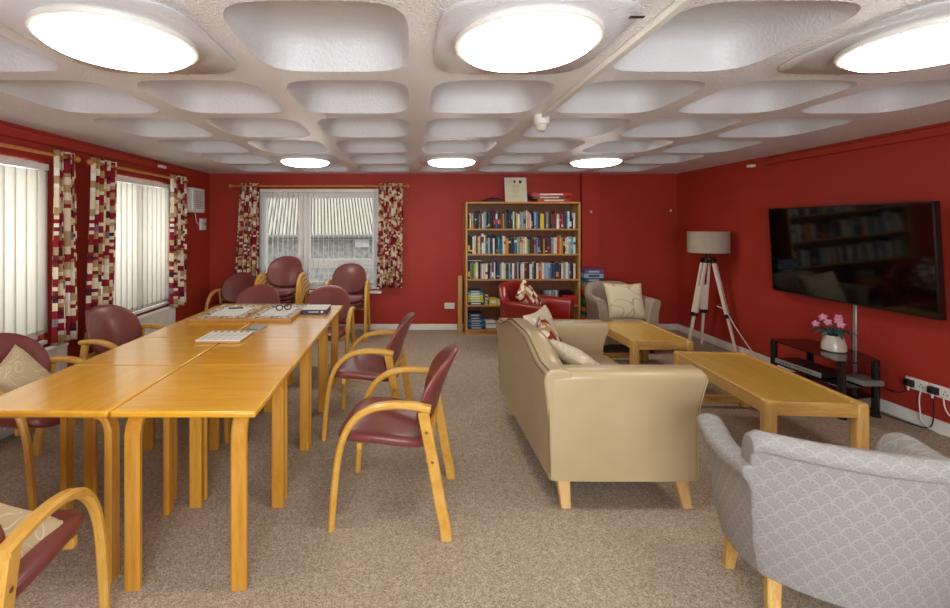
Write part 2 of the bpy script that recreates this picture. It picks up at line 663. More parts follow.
# skirtings, pipe boxing high on the side walls
tag(bx('baseboard_back', 'white_paint', XL, 2.43, YB - 0.018, YB, 0, 0.085, bevel=0.006), kind='structure')
tag(bx('baseboard_alcove', 'white_paint', 2.68, XR, YB - 0.018, YB, 0, 0.085, bevel=0.006), kind='structure')
tag(bx('baseboard_right', 'white_paint', XR - 0.018, XR, YR, YB - 0.02, 0, 0.095, bevel=0.006), kind='structure')
tag(bx('baseboard_left', 'white_paint', XL, XL + 0.018, YR, YB - 0.02, 0, 0.085, bevel=0.006), kind='structure')
tag(bx('trim_1', 'red_paint', XL, XL + 0.03, YR, 5.6, 2.13, 2.205, bevel=0.01), kind='structure')
tag(bx('trim_2', 'red_paint', XR - 0.03, XR, YR, 4.7, 2.14, 2.21, bevel=0.01), kind='structure')


# ------------------------------------------------------------------ windows
def side_window(name, h):
    y0, y1, z0, z1 = h
    t = thing(name, 'white framed window in the left wall', None, (XL - T / 2, (y0 + y1) / 2, z0), 0, kind='structure')
    hw, hh = (y1 - y0) / 2, z1 - z0
    f = MB()
    f.box(-0.035, 0.035, -hw, -hw + 0.06, 0, hh).box(-0.035, 0.035, hw - 0.06, hw, 0, hh)
    f.box(-0.035, 0.035, -hw + 0.06, hw - 0.06, 0, 0.06).box(-0.035, 0.035, -hw + 0.06, hw - 0.06, hh - 0.06, hh)
    f.box(-0.035, 0.035, -0.03, 0.03, 0.06, hh - 0.06)
    f.build('window_frame', 'upvc', t, 0.004)
    bx('pane', 'window_glass', -0.004, 0.004, -hw + 0.06, -0.03, 0.06, hh - 0.06, t)
    bx('pane', 'window_glass', -0.004, 0.004, 0.03, hw - 0.06, 0.06, hh - 0.06, t)
    bx('window_sill', 'white_paint', 0.035, T / 2 + 0.03, -hw, hw, -0.03, 0.0, t, 0.004)
    return t


side_window('window_1', W1)
side_window('window_2', W2)
t = thing('window_3', 'white framed casement window in the back wall', None, ((WB[0] + WB[1]) / 2, YB + 0.05, WB[2]), 0, kind='structure')
hw, hh = (WB[1] - WB[0]) / 2, WB[3] - WB[2]
mx0, mx1 = -0.265, -0.165
f = MB()
f.box(-hw, -hw + 0.065, -0.04, 0.03, 0, hh).box(hw - 0.065, hw, -0.04, 0.03, 0, hh)
f.box(-hw + 0.065, hw - 0.065, -0.04, 0.03, 0, 0.07).box(-hw + 0.065, hw - 0.065, -0.04, 0.03, hh - 0.1, hh)
f.box(mx0, mx1, -0.045, 0.03, 0.07, hh - 0.1)
f.build('window_frame', 'upvc', t, 0.006)
f = MB()
for a, b, c, d in ((-hw + 0.065, mx0, 0.07, hh - 0.1), (mx1, hw - 0.065, 0.07, 0.34), (mx1, hw - 0.065, 0.40, hh - 0.1)):
    f2 = MB()
    q = 0.035
    f2.box(a, a + q, -0.05, 0.0, c, d).box(b - q, b, -0.05, 0.0, c, d).box(a + q, b - q, -0.05, 0.0, c, c + q).box(a + q, b - q, -0.05, 0.0, d - q, d)
    f2.build('sash', 'upvc', t, 0.005)
    bx('pane', 'window_glass', a + q, b - q, -0.02, -0.014, c + q, d - q, t)
bx('transom', 'upvc', mx1, hw - 0.065, -0.045, 0.02, 0.34, 0.40, t, 0.005)
bx('window_sill', 'white_paint', -hw - 0.02, hw + 0.04, -0.16, -0.04, -0.045, -0.012, t, 0.006)
# wide window behind the camera
t = thing('window_4', 'wide window in the wall behind', None, ((WR[0] + WR[1]) / 2, YR - 0.08, WR[2]), 0, kind='structure')
hw, hh = (WR[1] - WR[0]) / 2, WR[3] - WR[2]
f = MB()
f.box(-hw, -hw + 0.06, -0.03, 0.03, 0, hh).box(hw - 0.06, hw, -0.03, 0.03, 0, hh).box(-hw, hw, -0.03, 0.03, 0, 0.06).box(-hw, hw, -0.03, 0.03, hh - 0.06, hh)
f.box(-0.03, 0.03, -0.03, 0.03, 0.06, hh - 0.06)
f.build('window_frame', 'upvc', t, 0.005)
bx('pane', 'window_glass', -hw + 0.06, -0.03, -0.004, 0.004, 0.06, hh - 0.06, t)
bx('pane', 'window_glass', 0.03, hw - 0.06, -0.004, 0.004, 0.06, hh - 0.06, t)


# ------------------------------------------------------------------ blinds
def blind(name, label, y0, y1, n, ztop, zbot):
    t = thing(name, label, 'blind', (XL + 0.02, (y0 + y1) / 2, zbot), 0, 'closed vertical blinds on the left wall')
    hw = (y1 - y0) / 2
    H = ztop - zbot
    bx('headrail', 'white_plastic', -0.02, 0.03, -hw, hw, H - 0.005, H + 0.045, t, 0.004)
    a = math.radians(14)
    p = (y1 - y0) / n
    for k in range(n):
        yc = -hw + p * (k + 0.5)
        rings = []
        for s in range(5):
            q = (s / 4 - 0.5)
            dx = math.sin(a) * q * 0.1 + 0.006 * (1 - 4 * q * q)
            dy = math.cos(a) * q * 0.1
            rings.append([(dx, yc + dy, 0.0), (dx, yc + dy, H - 0.01)])
        sl = MB().loft(rings, closed=False, caps=False)
        o = sl.build('slat', 'blind_fabric', t)
        so = o.modifiers.new('thick', 'SOLIDIFY')
        so.thickness = 0.0012
        MB().box(-0.004, 0.010, yc - 0.045, yc + 0.045, 0.0, 0.028).build('bottom_weight', 'white_plastic', o)
    ch = MB()
    ch.tube([(0.02, -hw + p * 0.5 + (2 * hw - p) * q / 30, 0.012 - 0.014 * abs(math.sin(q * 1.7))) for q in range(31)], 0.0025, 6)
    ch.build('bead_chain', 'white_plastic', t)
    return t


blind('vertical_blind', 'closed cream vertical blind at the left edge of the photo', 2.26, 3.44, 13, 1.93, 0.66)
blind('vertical_blind', 'closed cream vertical blind between two block-print curtains on the left wall', 4.07, 5.19, 13, 1.93, 0.62)
t = thing('vertical_blind', 'open vertical blind with thin edge-on slats in the back window', 'blind', (-1.3, 6.245, 0.62))
bx('headrail', 'white_plastic', -0.82, 0.82, -0.02, 0.03, 1.345, 1.385, t, 0.004)
for k in range(23):
    xx = -0.79 + 1.58 * k / 22
    MB().box(-0.0012, 0.0012, -0.038, 0.038, 0.0, 1.34).xform(Matrix.Translation((xx, 0, 0)) @ Matrix.Rotation(math.radians(8), 4, 'Z')).build('slat', 'white_paint', t)


# ------------------------------------------------------------------ curtain poles and curtains
def pole(name, label, p0, p1):
    t = thing(name, label, 'curtain pole', p0)
    d = Vector(p1) - Vector(p0)
    MB().cyl((0, 0, 0), d, 0.014).build('rod', 'pole_pine', t)
    u = d.normalized()
    for q, sg in ((Vector((0, 0, 0)), -1), (d, 1)):
        e = q + u * 0.03 * sg
        mb = MB()
        prof = [(0.013, -0.03), (0.02, -0.026), (0.017, -0.02), (0.026, -0.008), (0.028, 0.004), (0.022, 0.018), (0.008, 0.026)]
        mb.lathe(prof, n=16)
        mb.xform(Matrix.Translation(e) @ (u * sg).to_track_quat('Z', 'Y').to_matrix().to_4x4())
        mb.build('finial', 'pole_pine', t)
    return t


pole('curtain_pole', 'wooden curtain pole over the blind at the left edge of the photo', (XL + 0.10, 2.1, 2.045), (XL + 0.10, 3.63, 2.045))
pole('curtain_pole', 'wooden curtain pole over the second window of the left wall', (XL + 0.10, 3.84, 2.045), (XL + 0.10, 5.41, 2.045))
pole('curtain_pole', 'long wooden curtain pole over the back window', (-2.50, YB - 0.10, 2.05), (-0.06, YB - 0.10, 2.05))


def curtain(label, base, axis, wtop, wbot, H, folds, amp, cloth, sh_bot=0.0, fabric='block_fabric', group=None):
    """cloth hanging from base (top centre); axis 'x' or 'y' is the direction along the wall"""
    nu, nv = folds * 12, 24
    rings, uvs = [], []
    for i in range(nv + 1):
        q = i / nv
        z = -H * q
        wd = wtop + (wbot - wtop) * q ** 0.8
        row, ur = [], []
        for j in range(nu + 1):
            p = j / nu
            ph = 2 * PI * folds * p
            d = amp * math.sin(ph) * (0.75 + 0.35 * q) + 0.008 * math.sin(3.1 * p * folds + 4 * q)
            s = (p - 0.5) * wd + 0.010 * math.sin(2 * ph) * (1 - 0.4 * q) + sh_bot * q
            zz = z + 0.012 + (0.006 * math.sin(ph * 0.5) if i == nv else 0)
            row.append((s, d, zz) if axis == 'x' else (d, s, zz))
            ur.append((p * cloth, 2.0 - H * q))
        rings.append(row)
        uvs.append(ur)
    o = MB().loft(rings, closed=False, caps=False, uvs=uvs).build('curtain', fabric, angle=180)
    so = o.modifiers.new('thick', 'SOLIDIFY')
    so.thickness = 0.003
    o.location = base
    return tag(o, label, 'curtain', group or 'block-print curtains')


zc = 2.075
curtain('block-print curtain nearest the left edge of the photo', (XL + 0.10, 3.53, zc), 'y', 0.22, 0.25, 1.52, 4, 0.034, 0.62)
curtain('block-print curtain hanging on the left wall just behind the chair between the windows', (XL + 0.10, 3.99, zc), 'y', 0.34, 0.36, 1.66, 5, 0.034, 0.72, -0.07)
curtain('block-print curtain on the left wall beside the fan heater', (XL + 0.10, 5.26, zc), 'y', 0.36, 0.36, 1.55, 5, 0.034, 0.74)
curtain('block-print curtain at the left side of the back window, above the lone chair', (-2.26, YB - 0.10, zc), 'x', 0.26, 0.34, 1.52, 5, 0.032, 0.8, -0.05, 'block_fabric_small')
curtain('block-print curtain at the right side of the back window', (-0.27, YB - 0.10, zc), 'x', 0.34, 0.36, 1.47, 6, 0.032, 0.95, -0.02, 'block_fabric_small')


# ------------------------------------------------------------------ radiators, heater, wall fittings on the left
def radiator(label, y0, y1):
    t = thing('radiator', label, 'radiator', (XL + 0.012, (y0 + y1) / 2, 0.085), 0, 'radiators under the left windows')
    hw = (y1 - y0) / 2
    mb = MB()
    n = int((y1 - y0) / 0.033)
    rows = []
    for k in range(n * 4 + 1):
        yy = -hw + (y1 - y0) * k / (n * 4)
        dx = 0.085 + (0.010 if (k % 4) in (1, 2) else 0.0)
        rows.append([(0.055, yy, 0.0), (dx, yy, 0.012), (dx, yy, 0.438), (0.055, yy, 0.45)])
    mb.loft(rows)
    mb.build('panel', 'radiator_white', t, angle=60)
    bx('top_grille', 'radiator_white', 0.02, 0.095, -hw - 0.005, hw + 0.005, 0.44, 0.465, t, 0.005)
    bx('bracket', 'radiator_white', 0.0, 0.055, -hw + 0.1, -hw + 0.14, 0.05, 0.4, t)
    bx('bracket', 'radiator_white', 0.0, 0.055, hw - 0.14, hw - 0.1, 0.05, 0.4, t)
    MB().tube([(0.05, hw + 0.03, -0.12), (0.05, hw + 0.03, 0.03), (0.05, hw - 0.01, 0.04)], 0.009).build('pipe', 'radiator_white', t)
    return t


radiator('white panel radiator under the left edge blind, mostly behind the seats', 2.36, 3.56)
radiator('white panel radiator under the second window on the left wall', 4.02, 5.20)

t = thing('fan_heater', 'cream slatted fan heater mounted high on the left wall near the corner', 'heater', (XL, 5.70, 1.66))
bx('body', 'cream_plastic', 0.0, 0.11, -0.165, 0.165, 0.0, 0.315, t, 0.012, 3)
fr = bx('front', 'white_plastic', 0.11, 0.135, -0.165, 0.165, 0.0, 0.315, t, 0.012, 3)
gr = MB()
for k in range(10):
    z = 0.05 + k * 0.024
    gr.box(0.134, 0.138, -0.12, 0.12, z, z + 0.010)
gr.build('grille', 'silver_plastic', fr)
MB().tube(spline([(0.05, 0.08, 0.0), (0.045, 0.10, -0.06), (0.03, 0.16, -0.12), (0.02, 0.25, -0.15), (0.03, 0.33, -0.10)]), 0.006).build('cable', 'white_plastic', t)
t = thing('fused_switch', 'small white fused switch with black rocker below the fan heater', 'switch', (XL, 6.06, 1.46))
bx('plate', 'white_plastic', 0, 0.03, -0.075, 0.075, -0.03, 0.13, t, 0.006)
bx('rocker', 'black_plastic', 0.03, 0.036, 0.02, 0.05, 0.04, 0.07, t, 0.002)


def socket(label, loc, rz, n=1):
    t = thing('wall_socket', label, 'socket', loc, rz)
    for q in range(n):
        o = q * 0.15
        p = bx('plate', 'white_plastic', -0.073 + o, 0.073 + o, -0.014, 0.0, -0.043, 0.043, t, 0.005)
        for s in (-0.033, 0.033):
            mb = MB()
            for dx, dz in ((0, 0.012), (-0.011, -0.008), (0.011, -0.008)):
                mb.box(s + o + dx - 0.003, s + o + dx + 0.003, -0.0155, -0.0135, dz - 0.004, dz + 0.004)
            mb.build('pin_holes', 'black_plastic', p)
            bx('rocker', 'white_plastic', s + o - 0.006, s + o + 0.006, -0.018, -0.013, 0.024, 0.038, p, 0.002)
    return t


socket('white double socket low on the back wall left of the bookcase', (0.565, YB, 0.345), 0)

# small white hooks and fixing blocks on the walls
tag(bx('wall_hook', 'white_plastic', 2.545, 2.565, 6.195, 6.21, 1.67, 1.70, bevel=0.003), 'tiny white hook on the red column above the stacked game boxes', 'hook')
tag(bx('wall_hook', 'white_plastic', 3.72, 3.74, 6.285, 6.30, 1.69, 1.72, bevel=0.003), 'tiny white hook on the red alcove wall above the tripod lamp', 'hook')
tag(bx('wall_clip', 'white_plastic', XL + 0.03, XL + 0.06, 4.95, 5.08, 2.15, 2.18, bevel=0.004), 'small white clip on the red boxing above the second left window', 'clip')
tag(bx('wall_clip', 'white_plastic', XR - 0.06, XR - 0.0, 4.86, 4.92, 2.14, 2.17, bevel=0.004), 'small white clip near the ceiling on the right red wall', 'clip')

# ------------------------------------------------------------------ what stands outside the back window
tag(bx('ground', 'tarmac', -16, 12, 6.6, 34, -0.6, -0.5), kind='structure')
bl = thing('outbuilding', 'low grey outbuilding with a ribbed roof seen through the back window', 'building', (-3.4, 12.6, -0.5), math.radians(12))
bx('wall', 'roughcast', -7, 6.0, 0.0, 5.0, 0.0, 1.72, bl)
mb = MB()
rows = []
nrib = 140
for k in range(nrib * 4 + 1):
    xx = -7.3 + 13.6 * k / (nrib * 4)
    up = 0.06 if (k % 4) in (1, 2) else 0.0
    rows.append([(xx, -0.35, 1.70 + up), (xx, 3.4, 4.25 + up), (xx, 3.4, 4.10), (xx, -0.35, 1.58)])
mb.loft(rows)
ro = mb.build('roof', ['roof_sheet', 'groove_shade_lichen'], bl, angle=20)
for p in ro.data.polygons:
    xs_ = [ro.data.vertices[v].co.z for v in p.vertices]
    if max(xs_) < 4.27 and max(xs_) - min(xs_) > 2.5:
        p.material_index = 1
MB().tube([(-7.3, -0.40, 1.66), (6.3, -0.40, 1.66)], 0.06, 10).build('gutter', 'grey_plastic', bl)
nb = thing('notice_board', 'white notice with a red top on the outbuilding wall', 'notice', (-1.42, 12.95, 0.85), math.radians(12))
bx('panel', 'paper_white', -0.2, 0.2, -0.04, -0.01, 0.0, 0.32, nb)
bx('heading', 'game_red', -0.2, 0.02, -0.05, -0.04, 0.24, 0.38, nb)

# ------------------------------------------------------------------ ceiling lights, conduit, detector
LL = [(-1.128, 1.71, 'large round lit ceiling light nearest the left windows, front row'),
      (0.452, 1.71, 'large round lit ceiling light beside the white conduit, middle of the front row'),
      (2.032, 1.71, 'large round lit ceiling light cut by the right edge of the photo'),
      (-1.16, 4.88, 'small-looking round ceiling light in the far row, left one'),
      (0.46, 4.88, 'small-looking round ceiling light in the far row, nearest the certificate'),
      (2.06, 4.88, 'small-looking round ceiling light in the far row, right one above the red column')]
first = None
for (lx, ly, lab) in LL:
    if first is None:
        t = thing('ceiling_light', lab, 'ceiling light', (lx, ly, ZC), 0, 'round ceiling lights')
        pl = MB()
        rings = [[(p[0], p[1] + 0.05, z) for p in (rr(a, 5, k) for k in range(NR))] for a, z in ((0.35, -0.001), (0.352, -0.008), (0.345, -0.014))]
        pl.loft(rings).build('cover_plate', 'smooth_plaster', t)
        MB().lathe([(0.248, -0.014), (0.274, -0.014), (0.280, -0.022), (0.277, -0.036), (0.264, -0.040), (0.248, -0.034)], n=48).build('trim_ring', 'white_plastic', t)
        MB().lathe([(0.256, -0.030), (0.256, -0.040), (0.250, -0.051), (0.232, -0.062), (0.19, -0.073), (0.12, -0.080), (0.05, -0.083), (0.005, -0.083)], n=48).build('diffuser', 'lit_diffuser', t)
        first = t
    else:
        t = copy_tree(first)
        t.location = (lx, ly, ZC)
        t['label'] = lab
bx_o = bx('conduit', 'white_plastic', 0.868, 0.90, YR + 0.02, 2.90, ZC - 0.028, ZC, bevel=0.004)
tag(bx_o, 'straight white conduit running along the ceiling to the detector', 'conduit')
t = thing('smoke_detector', 'small white cylindrical smoke detector at the end of the ceiling conduit', 'smoke detector', (0.885, 2.955, ZC))
MB().lathe([(0.052, 0.0), (0.054, -0.03), (0.050, -0.036)], n=24).build('base', 'white_plastic', t)
MB().lathe([(0.05, -0.036), (0.05, -0.06), (0.04, -0.064)], n=24).build('body', 'white_plastic', t)
MB().lathe([(0.040, -0.064), (0.034, -0.095), (0.026, -0.105)], n=24).build('sensor', 'cream_plastic', t)
tag(bx('ceiling_sticker', 'stain_brown', 0.76, 0.81, 1.515, 1.53, ZC - 0.017, ZC - 0.0145), 'tiny dark red label on the cover plate by the conduit', 'label')


# ------------------------------------------------------------------ square beech tables
def table_proto():
    t = thing('square_table', '', 'table', (0, 0, 0), 0, 'square tables pushed into one long table')
    hx, hy = 0.2985, 0.2965
    bx('tabletop', 'beech_top', -hx, hx, -hy, hy, 0.715, 0.742, t, 0.009, 3)
    for sx in (-1, 1):
        for sy in (-1, 1):
            x_, y_ = sx * (hx - 0.078), sy * (hy - 0.032)
            pts = [(x_, y_ + 0.0, 0.0), (x_, y_, 0.3), (x_, y_, 0.6), (x_, y_ - sy * 0.004, 0.65), (x_, y_ - sy * 0.018, 0.685), (x_, y_ - sy * 0.045, 0.702), (x_, y_ - sy * 0.10, 0.704), (x_, y_ - sy * 0.16, 0.704)]
            MB().strip(spline(pts, 4), 0.066, [0.032] * 12 + [0.030] * 9 + [0.022] * 8, (1, 0, 0)).build('leg', 'beech_leg', t)
    return t


tp = table_proto()
TX = {'L': -1.53, 'R': -0.925}
names = {('L', 0): 'square beech table at the near end, left side, by the chair with the leaf cushion',
         ('R', 0): 'square beech table at the near right corner of the long table',
         ('L', 1): 'square beech table second from the near end in the window side row',
         ('R', 1): 'square beech table second from the near end in the sofa side row',
         ('L', 2): 'square beech table of the window side row carrying the dotted calendar panel',
         ('R', 2): 'square beech table of the sofa side row under the small grey booklet',
         ('L', 3): 'square beech table under the jigsaw board at the far end by the windows',
         ('R', 3): 'square beech table at the far right corner carrying the navy box'}
for k in range(4):
    for sd in ('L', 'R'):
        o = tp if (k, sd) == (0, 'L') else copy_tree(tp)
        o.location = (TX[sd], 1.788 + 0.593 * (k + 0.5), 0)
        o.rotation_euler = (0, 0, PI / 2 if (sd == 'L' and k in (0, 2)) else 0)
        if sd == 'L' and k in (0, 2):
            o.scale = (0.9933, 1.0067, 1)
        o['label'] = names[(sd, k)]


# ------------------------------------------------------------------ burgundy bentwood armchairs
def pad(outline, t, crown, fmap, n=40):
    """closed upholstered pad: outline(angle)->(u,v), fmap(u,v,h)->xyz"""
    prof = [(0.02, -t / 2), (0.5, -t / 2), (0.85, -t / 2), (0.95, -t * 0.42), (0.99, -t * 0.22), (1.0, 0.0), (0.985, t * 0.25), (0.94, t * 0.42), (0.85, t * 0.5 + crown * 0.12), (0.6, t * 0.5 + crown * 0.6), (0.3, t * 0.5 + crown * 0.92), (0.02, t * 0.5 + crown)]
    rings = []
    for s, h in prof:
        rings.append([fmap(s * outline(2 * PI * k / n)[0], s * outline(2 * PI * k / n)[1], h) for k in range(n)])
    return MB().loft(rings)


def sup(a, b, e):
    def g(th):
        c, s = math.cos(th), math.sin(th)
        return a * math.copysign(abs(c) ** (2 / e), c), b * math.copysign(abs(s) ** (2 / e), s)
    return g


def chair_proto():
    t = thing('bentwood_armchair', '', 'chair')

    def seat_map(u, v, h):
        y = v + 0.045
        z = 0.424 + h + 0.13 * (y - 0.03)
        if y > 0.13:
            z -= 0.045 * ((y - 0.13) / 0.16) ** 2
        z += 0.018 * (u / 0.22) ** 2 * (1 if y < 0.12 else 0.5)
        return (u * (1.0 - 0.10 * max(0, -v / 0.2)), y, z)
    pad(sup(0.246, 0.248, 3.8), 0.054, 0.008, seat_map).build('seat', 'burgundy_vinyl', t, angle=180)

    def back_map(u, v, h):
        z = 0.648 + v
        wv = v / 0.2
        y = -0.235 - 0.33 * v + 0.075 * (u / 0.235) ** 2 - 0.02 * max(0, wv) ** 2
        return (u * (1.0 - 0.16 * max(0, -wv) ** 2), y + h, z)

    def egg(th):
        c, s = math.cos(th), math.sin(th)
        e = 2.25 if s > 0 else 2.9
        return 0.236 * math.copysign(abs(c) ** (2 / e), c), 0.2 * math.copysign(abs(s) ** (2 / e), s)
    pad(egg, 0.034, 0.006, back_map, 48).build('backrest', 'burgundy_vinyl', t, angle=180)
    arm = spline([(0, 0.285, 0.0), (0, 0.277, 0.12), (0, 0.265, 0.25), (0, 0.250, 0.36), (0, 0.230, 0.44), (0, 0.198, 0.510), (0, 0.150, 0.567), (0, 0.09, 0.604), (0, 0.02, 0.624), (0, -0.06, 0.632), (0, -0.14, 0.628), (0, -0.205, 0.618)], 4)
    rear = spline([(0, -0.280, 0.0), (0, -0.272, 0.07), (0, -0.254, 0.15), (0, -0.218, 0.35), (0, -0.188, 0.50), (0, -0.168, 0.606)], 4)
    for sx in (-1, 1):
        a_ = [p + Vector((sx * 0.262, 0, 0)) for p in arm]
        wd = [0.036 + 0.012 * min(1, max(0, (k - 14) / 18)) for k in range(len(a_))]
        MB().strip(a_, wd, 0.033, (1, 0, 0), 0.3).build('bent_arm_and_front_leg', 'bent_beech', t)
        r_ = [p + Vector((sx * 0.258, 0, 0)) for p in rear]
        lg = MB().strip(r_, 0.028, 0.054, (1, 0, 0), 0.2).build('rear_leg', 'bent_beech', t)
        for (yy, zz) in ((-0.186, 0.51), (-0.214, 0.37)):
            MB().cyl((sx * 0.270, yy, zz), (sx * 0.274, yy, zz), 0.007, n=12).build('bolt', 'steel', lg)
    rl = MB()
    rl.box(-0.236, 0.236, 0.14, 0.165, 0.385, 0.42).box(-0.25, 0.25, -0.20, -0.18, 0.355, 0.395)
    rl.box(-0.12, -0.095, -0.18, 0.14, 0.372, 0.40).box(0.095, 0.12, -0.18, 0.14, 0.372, 0.40)
    rl.build('seat_rail', 'bent_beech', t, 0.003)
    bk = MB()
    bk.box(-0.245, 0.245, -0.215, -0.195, 0.475, 0.515)
    bk.build('back_rail', 'bent_beech', t, 0.003)
    return t


cp = chair_proto()
used = [False]


def chair(x, y, z, rz, label, group):
    o = cp if not used[0] else copy_tree(cp)
    used[0] = True
    o.location = (x, y, z)
    o.rotation_euler = (0, 0, math.radians(rz))
    o['label'] = label
    o['group'] = group
    return o


G1 = 'burgundy armchairs around the long table'
G2 = 'burgundy armchairs by the back wall'
chair(-0.07, 2.39, 0, 82.5, 'burgundy bentwood armchair nearest the cream sofa, standing clear of the table', G1)
chair(-0.29, 3.30, 0, 84, 'burgundy bentwood armchair behind the nearest one on the sofa side of the table', G1)
chair(-0.865, 4.47, 0, 180, 'burgundy bentwood armchair at the far table end by the navy box', G1)
chair(-1.62, 4.52, 0, 181, 'burgundy bentwood armchair at the far table end behind the jigsaw boards', G1)
chair(-2.21, 3.51, 0, -103, 'burgundy bentwood armchair against the red wall strip between the left windows', G1)
chair(-2.20, 2.58, 0, -98, 'burgundy bentwood armchair by the left edge blind with a leaf-print cushion', G1)
chair(-1.375, 1.345, 0, 7, 'burgundy bentwood armchair cut off at the bottom left corner of the photo', G1)
chair(-2.30, 5.76, 0, 180, 'lone burgundy bentwood armchair in the corner under the block-print curtain', G2)
for k in range(5):
    chair(-1.66, 5.86 - 0.045 * k, 0.058 * k, 180, 'burgundy armchair in the taller stack before the window, %s' % ['bottom one', 'second from bottom', 'middle one', 'second from top', 'top one with full backrest showing'][k], G2)
for k in range(3):
    chair(-0.83, 5.94 - 0.035 * k, 0.058 * k, 180, 'burgundy armchair in the shorter stack right of the taller stack, %s' % ['bottom one', 'middle one', 'top one'][k], G2)


# ------------------------------------------------------------------ cushions
def cushion(label, loc, rot, a, b, t, fabric, group='scatter cushions'):
    n = 22
    mb = MB()
    for sg in (1, -1):
        rings, uvs = [], []
        for i in range(n + 1):
            v = -1 + 2 * i / n
            row, ur = [], []
            for j in range(n + 1):
                u = -1 + 2 * j / n
                pull = 1 - 0.09 * (1 - abs(u) ** 1.5) * abs(v) ** 3
                pull2 = 1 - 0.09 * (1 - abs(v) ** 1.5) * abs(u) ** 3
                h = t / 2 * max(0, (1 - u ** 4)) ** 0.6 * max(0, (1 - v ** 4)) ** 0.6 + 0.003
                h += 0.006 * math.sin(5 * u + 3 * v) * (1 - u * u) * (1 - v * v)
                row.append((u * a / 2 * pull2, v * b / 2 * pull, sg * h))
                ur.append(((u + 1) * a / 2 + (0.6 if sg < 0 else 0), (v + 1) * b / 2))
            rings.append(row)
            uvs.append(ur)
        mb.loft(rings, closed=False, caps=False, uvs=uvs)
    o = mb.build('cushion', fabric, angle=180)
    bm = bmesh.new()
    bm.from_mesh(o.data)
    edge = [e for e in bm.edges if e.is_boundary]
    bmesh.ops.bridge_loops(bm, edges=edge)
    bmesh.ops.recalc_face_normals(bm, faces=bm.faces)
    bm.to_mesh(o.data)
    bm.free()
    o.data.shade_smooth()
    o.location = loc
    o.rotation_euler = rot
    return tag(o, label, 'cushion', group)


def face(nx, ny, nz, roll=0.0):
    """rotation that turns the cushion's local +Z to the given normal"""
    q = Vector((nx, ny, nz)).to_track_quat('Z', 'Y')
    return (q.to_matrix() @ Matrix.Rotation(roll, 3, 'Z')).to_euler()


cushion('beige leaf-line cushion on the left edge chair by the blind', (-2.29, 2.60, 0.575), face(0.85, 0.1, 0.5, 0.35), 0.35, 0.35, 0.11, 'leaf_line_fabric')
cushion('beige leaf-line cushion on the chair at the bottom left corner', (-1.37, 1.355, 0.495), face(0.25, -0.10, 0.97, 0.35), 0.36, 0.36, 0.11, 'leaf_line_fabric')
cushion('beige cushion barely showing on the chair between the left windows', (-2.10, 3.58, 0.50), face(0.15, 0, 0.98, 0.05), 0.36, 0.36, 0.08, 'leaf_line_fabric')

# ------------------------------------------------------------------ cream two-seat sofa
sf = thing('two_seat_sofa', 'cream leather two-seat sofa seen from its near arm and back', 'sofa', (1.115, 2.92, 0))
SY = 0.645     # half length


def back_h(y):
    q = abs(y) / SY
    return 0.752 + 0.09 * 0.5 * (1 + math.cos(PI * min(1, max(0, (q - 0.25) / 0.6)))) if q > 0.25 else 0.842


rings = []
NYB = 36
for i in range(NYB + 1):
    y = -SY + 2 * SY * i / NYB
    zt = back_h(y)
    xo = -0.395
    rings.append([(xo, y, 0.175), (xo + 0.002, y, 0.40), (xo - 0.012, y, 0.60), (xo - 0.024, y, zt - 0.07), (xo - 0.018, y, zt - 0.025), (xo + 0.01, y, zt - 0.004), (xo + 0.06, y, zt), (xo + 0.11, y, zt - 0.012), (xo + 0.14, y, zt - 0.05), (xo + 0.155, y, zt - 0.14), (xo + 0.19, y, 0.45), (xo + 0.19, y, 0.175)])
MB().loft(rings).build('back', 'cream_leather', sf, 0.012, 2, angle=50)
for dx, dz in ((-0.021, -0.020), (0.004, -0.004)):
    pts = [(-0.395 + dx - 0.003, -SY + 0.004 + (2 * SY - 0.008) * i / NYB, back_h(-SY + 2 * SY * i / NYB) + dz) for i in range(NYB + 1)]
    MB().tube(pts, 0.005, 6).build('piping', 'leather_piping', sf)
for sy in (-1, 1):
    # rows from floor to top: (z, rear x, front x, thickness gain outward)
    lev = [(0.175, -0.385, 0.380), (0.20, -0.388, 0.383), (0.32, -0.391, 0.380), (0.44, -0.392, 0.379), (0.54, -0.392, 0.388), (0.61, -0.390, 0.405), (0.66, -0.388, 0.424), (0.70, -0.385, 0.434)]
    ya, yb_ = sy * 0.505, sy * SY
    rings = []

    def ring(z, a, b, i, o_):
        e = 0.02
        ys, yo = i, o_
        return [(a, ys, z), (b, ys, z), (b, yo - sy * e, z), (b - e * 0.3, yo - sy * e * 0.3, z), (b - e, yo, z), (b * 0.33, yo + sy * 0.004, z), (a * 0.33, yo + sy * 0.004, z), (a + e, yo, z), (a + e * 0.3, yo - sy * e * 0.3, z), (a, yo - sy * e, z)]
    for z, a, b in lev:
        rings.append(ring(z, a, b, ya, yb_))
    for k in range(1, 7):
        th = k / 6 * PI / 2
        ins = 0.045 * (1 - math.cos(th))
        rings.append(ring(0.70 + 0.043 * math.sin(th), -0.385 + ins * 0.6, 0.434 - ins * 0.7, ya + sy * ins * 0.7, yb_ - sy * ins))
    MB().loft(rings).build('arm', 'cream_leather', sf, angle=60)
    pp = [(p[0] + (0.002 if p[0] > 0 else -0.002), yb_ - sy * 0.006, p[2]) for p in [(-0.385, 0, 0.18), (-0.392, 0, 0.5), (-0.388, 0, 0.66), (-0.378, 0, 0.712)]]
    MB().tube(spline(pp), 0.005, 6).build('piping', 'leather_piping', sf)
    pp = [(0.379, yb_ - sy * 0.006, 0.18), (0.377, yb_ - sy * 0.006, 0.40), (0.386, yb_ - sy * 0.006, 0.54), (0.403, yb_ - sy * 0.006, 0.61), (0.430, yb_ - sy * 0.006, 0.70)]
    MB().tube(spline(pp), 0.004, 6).build('piping', 'cream_leather', sf)
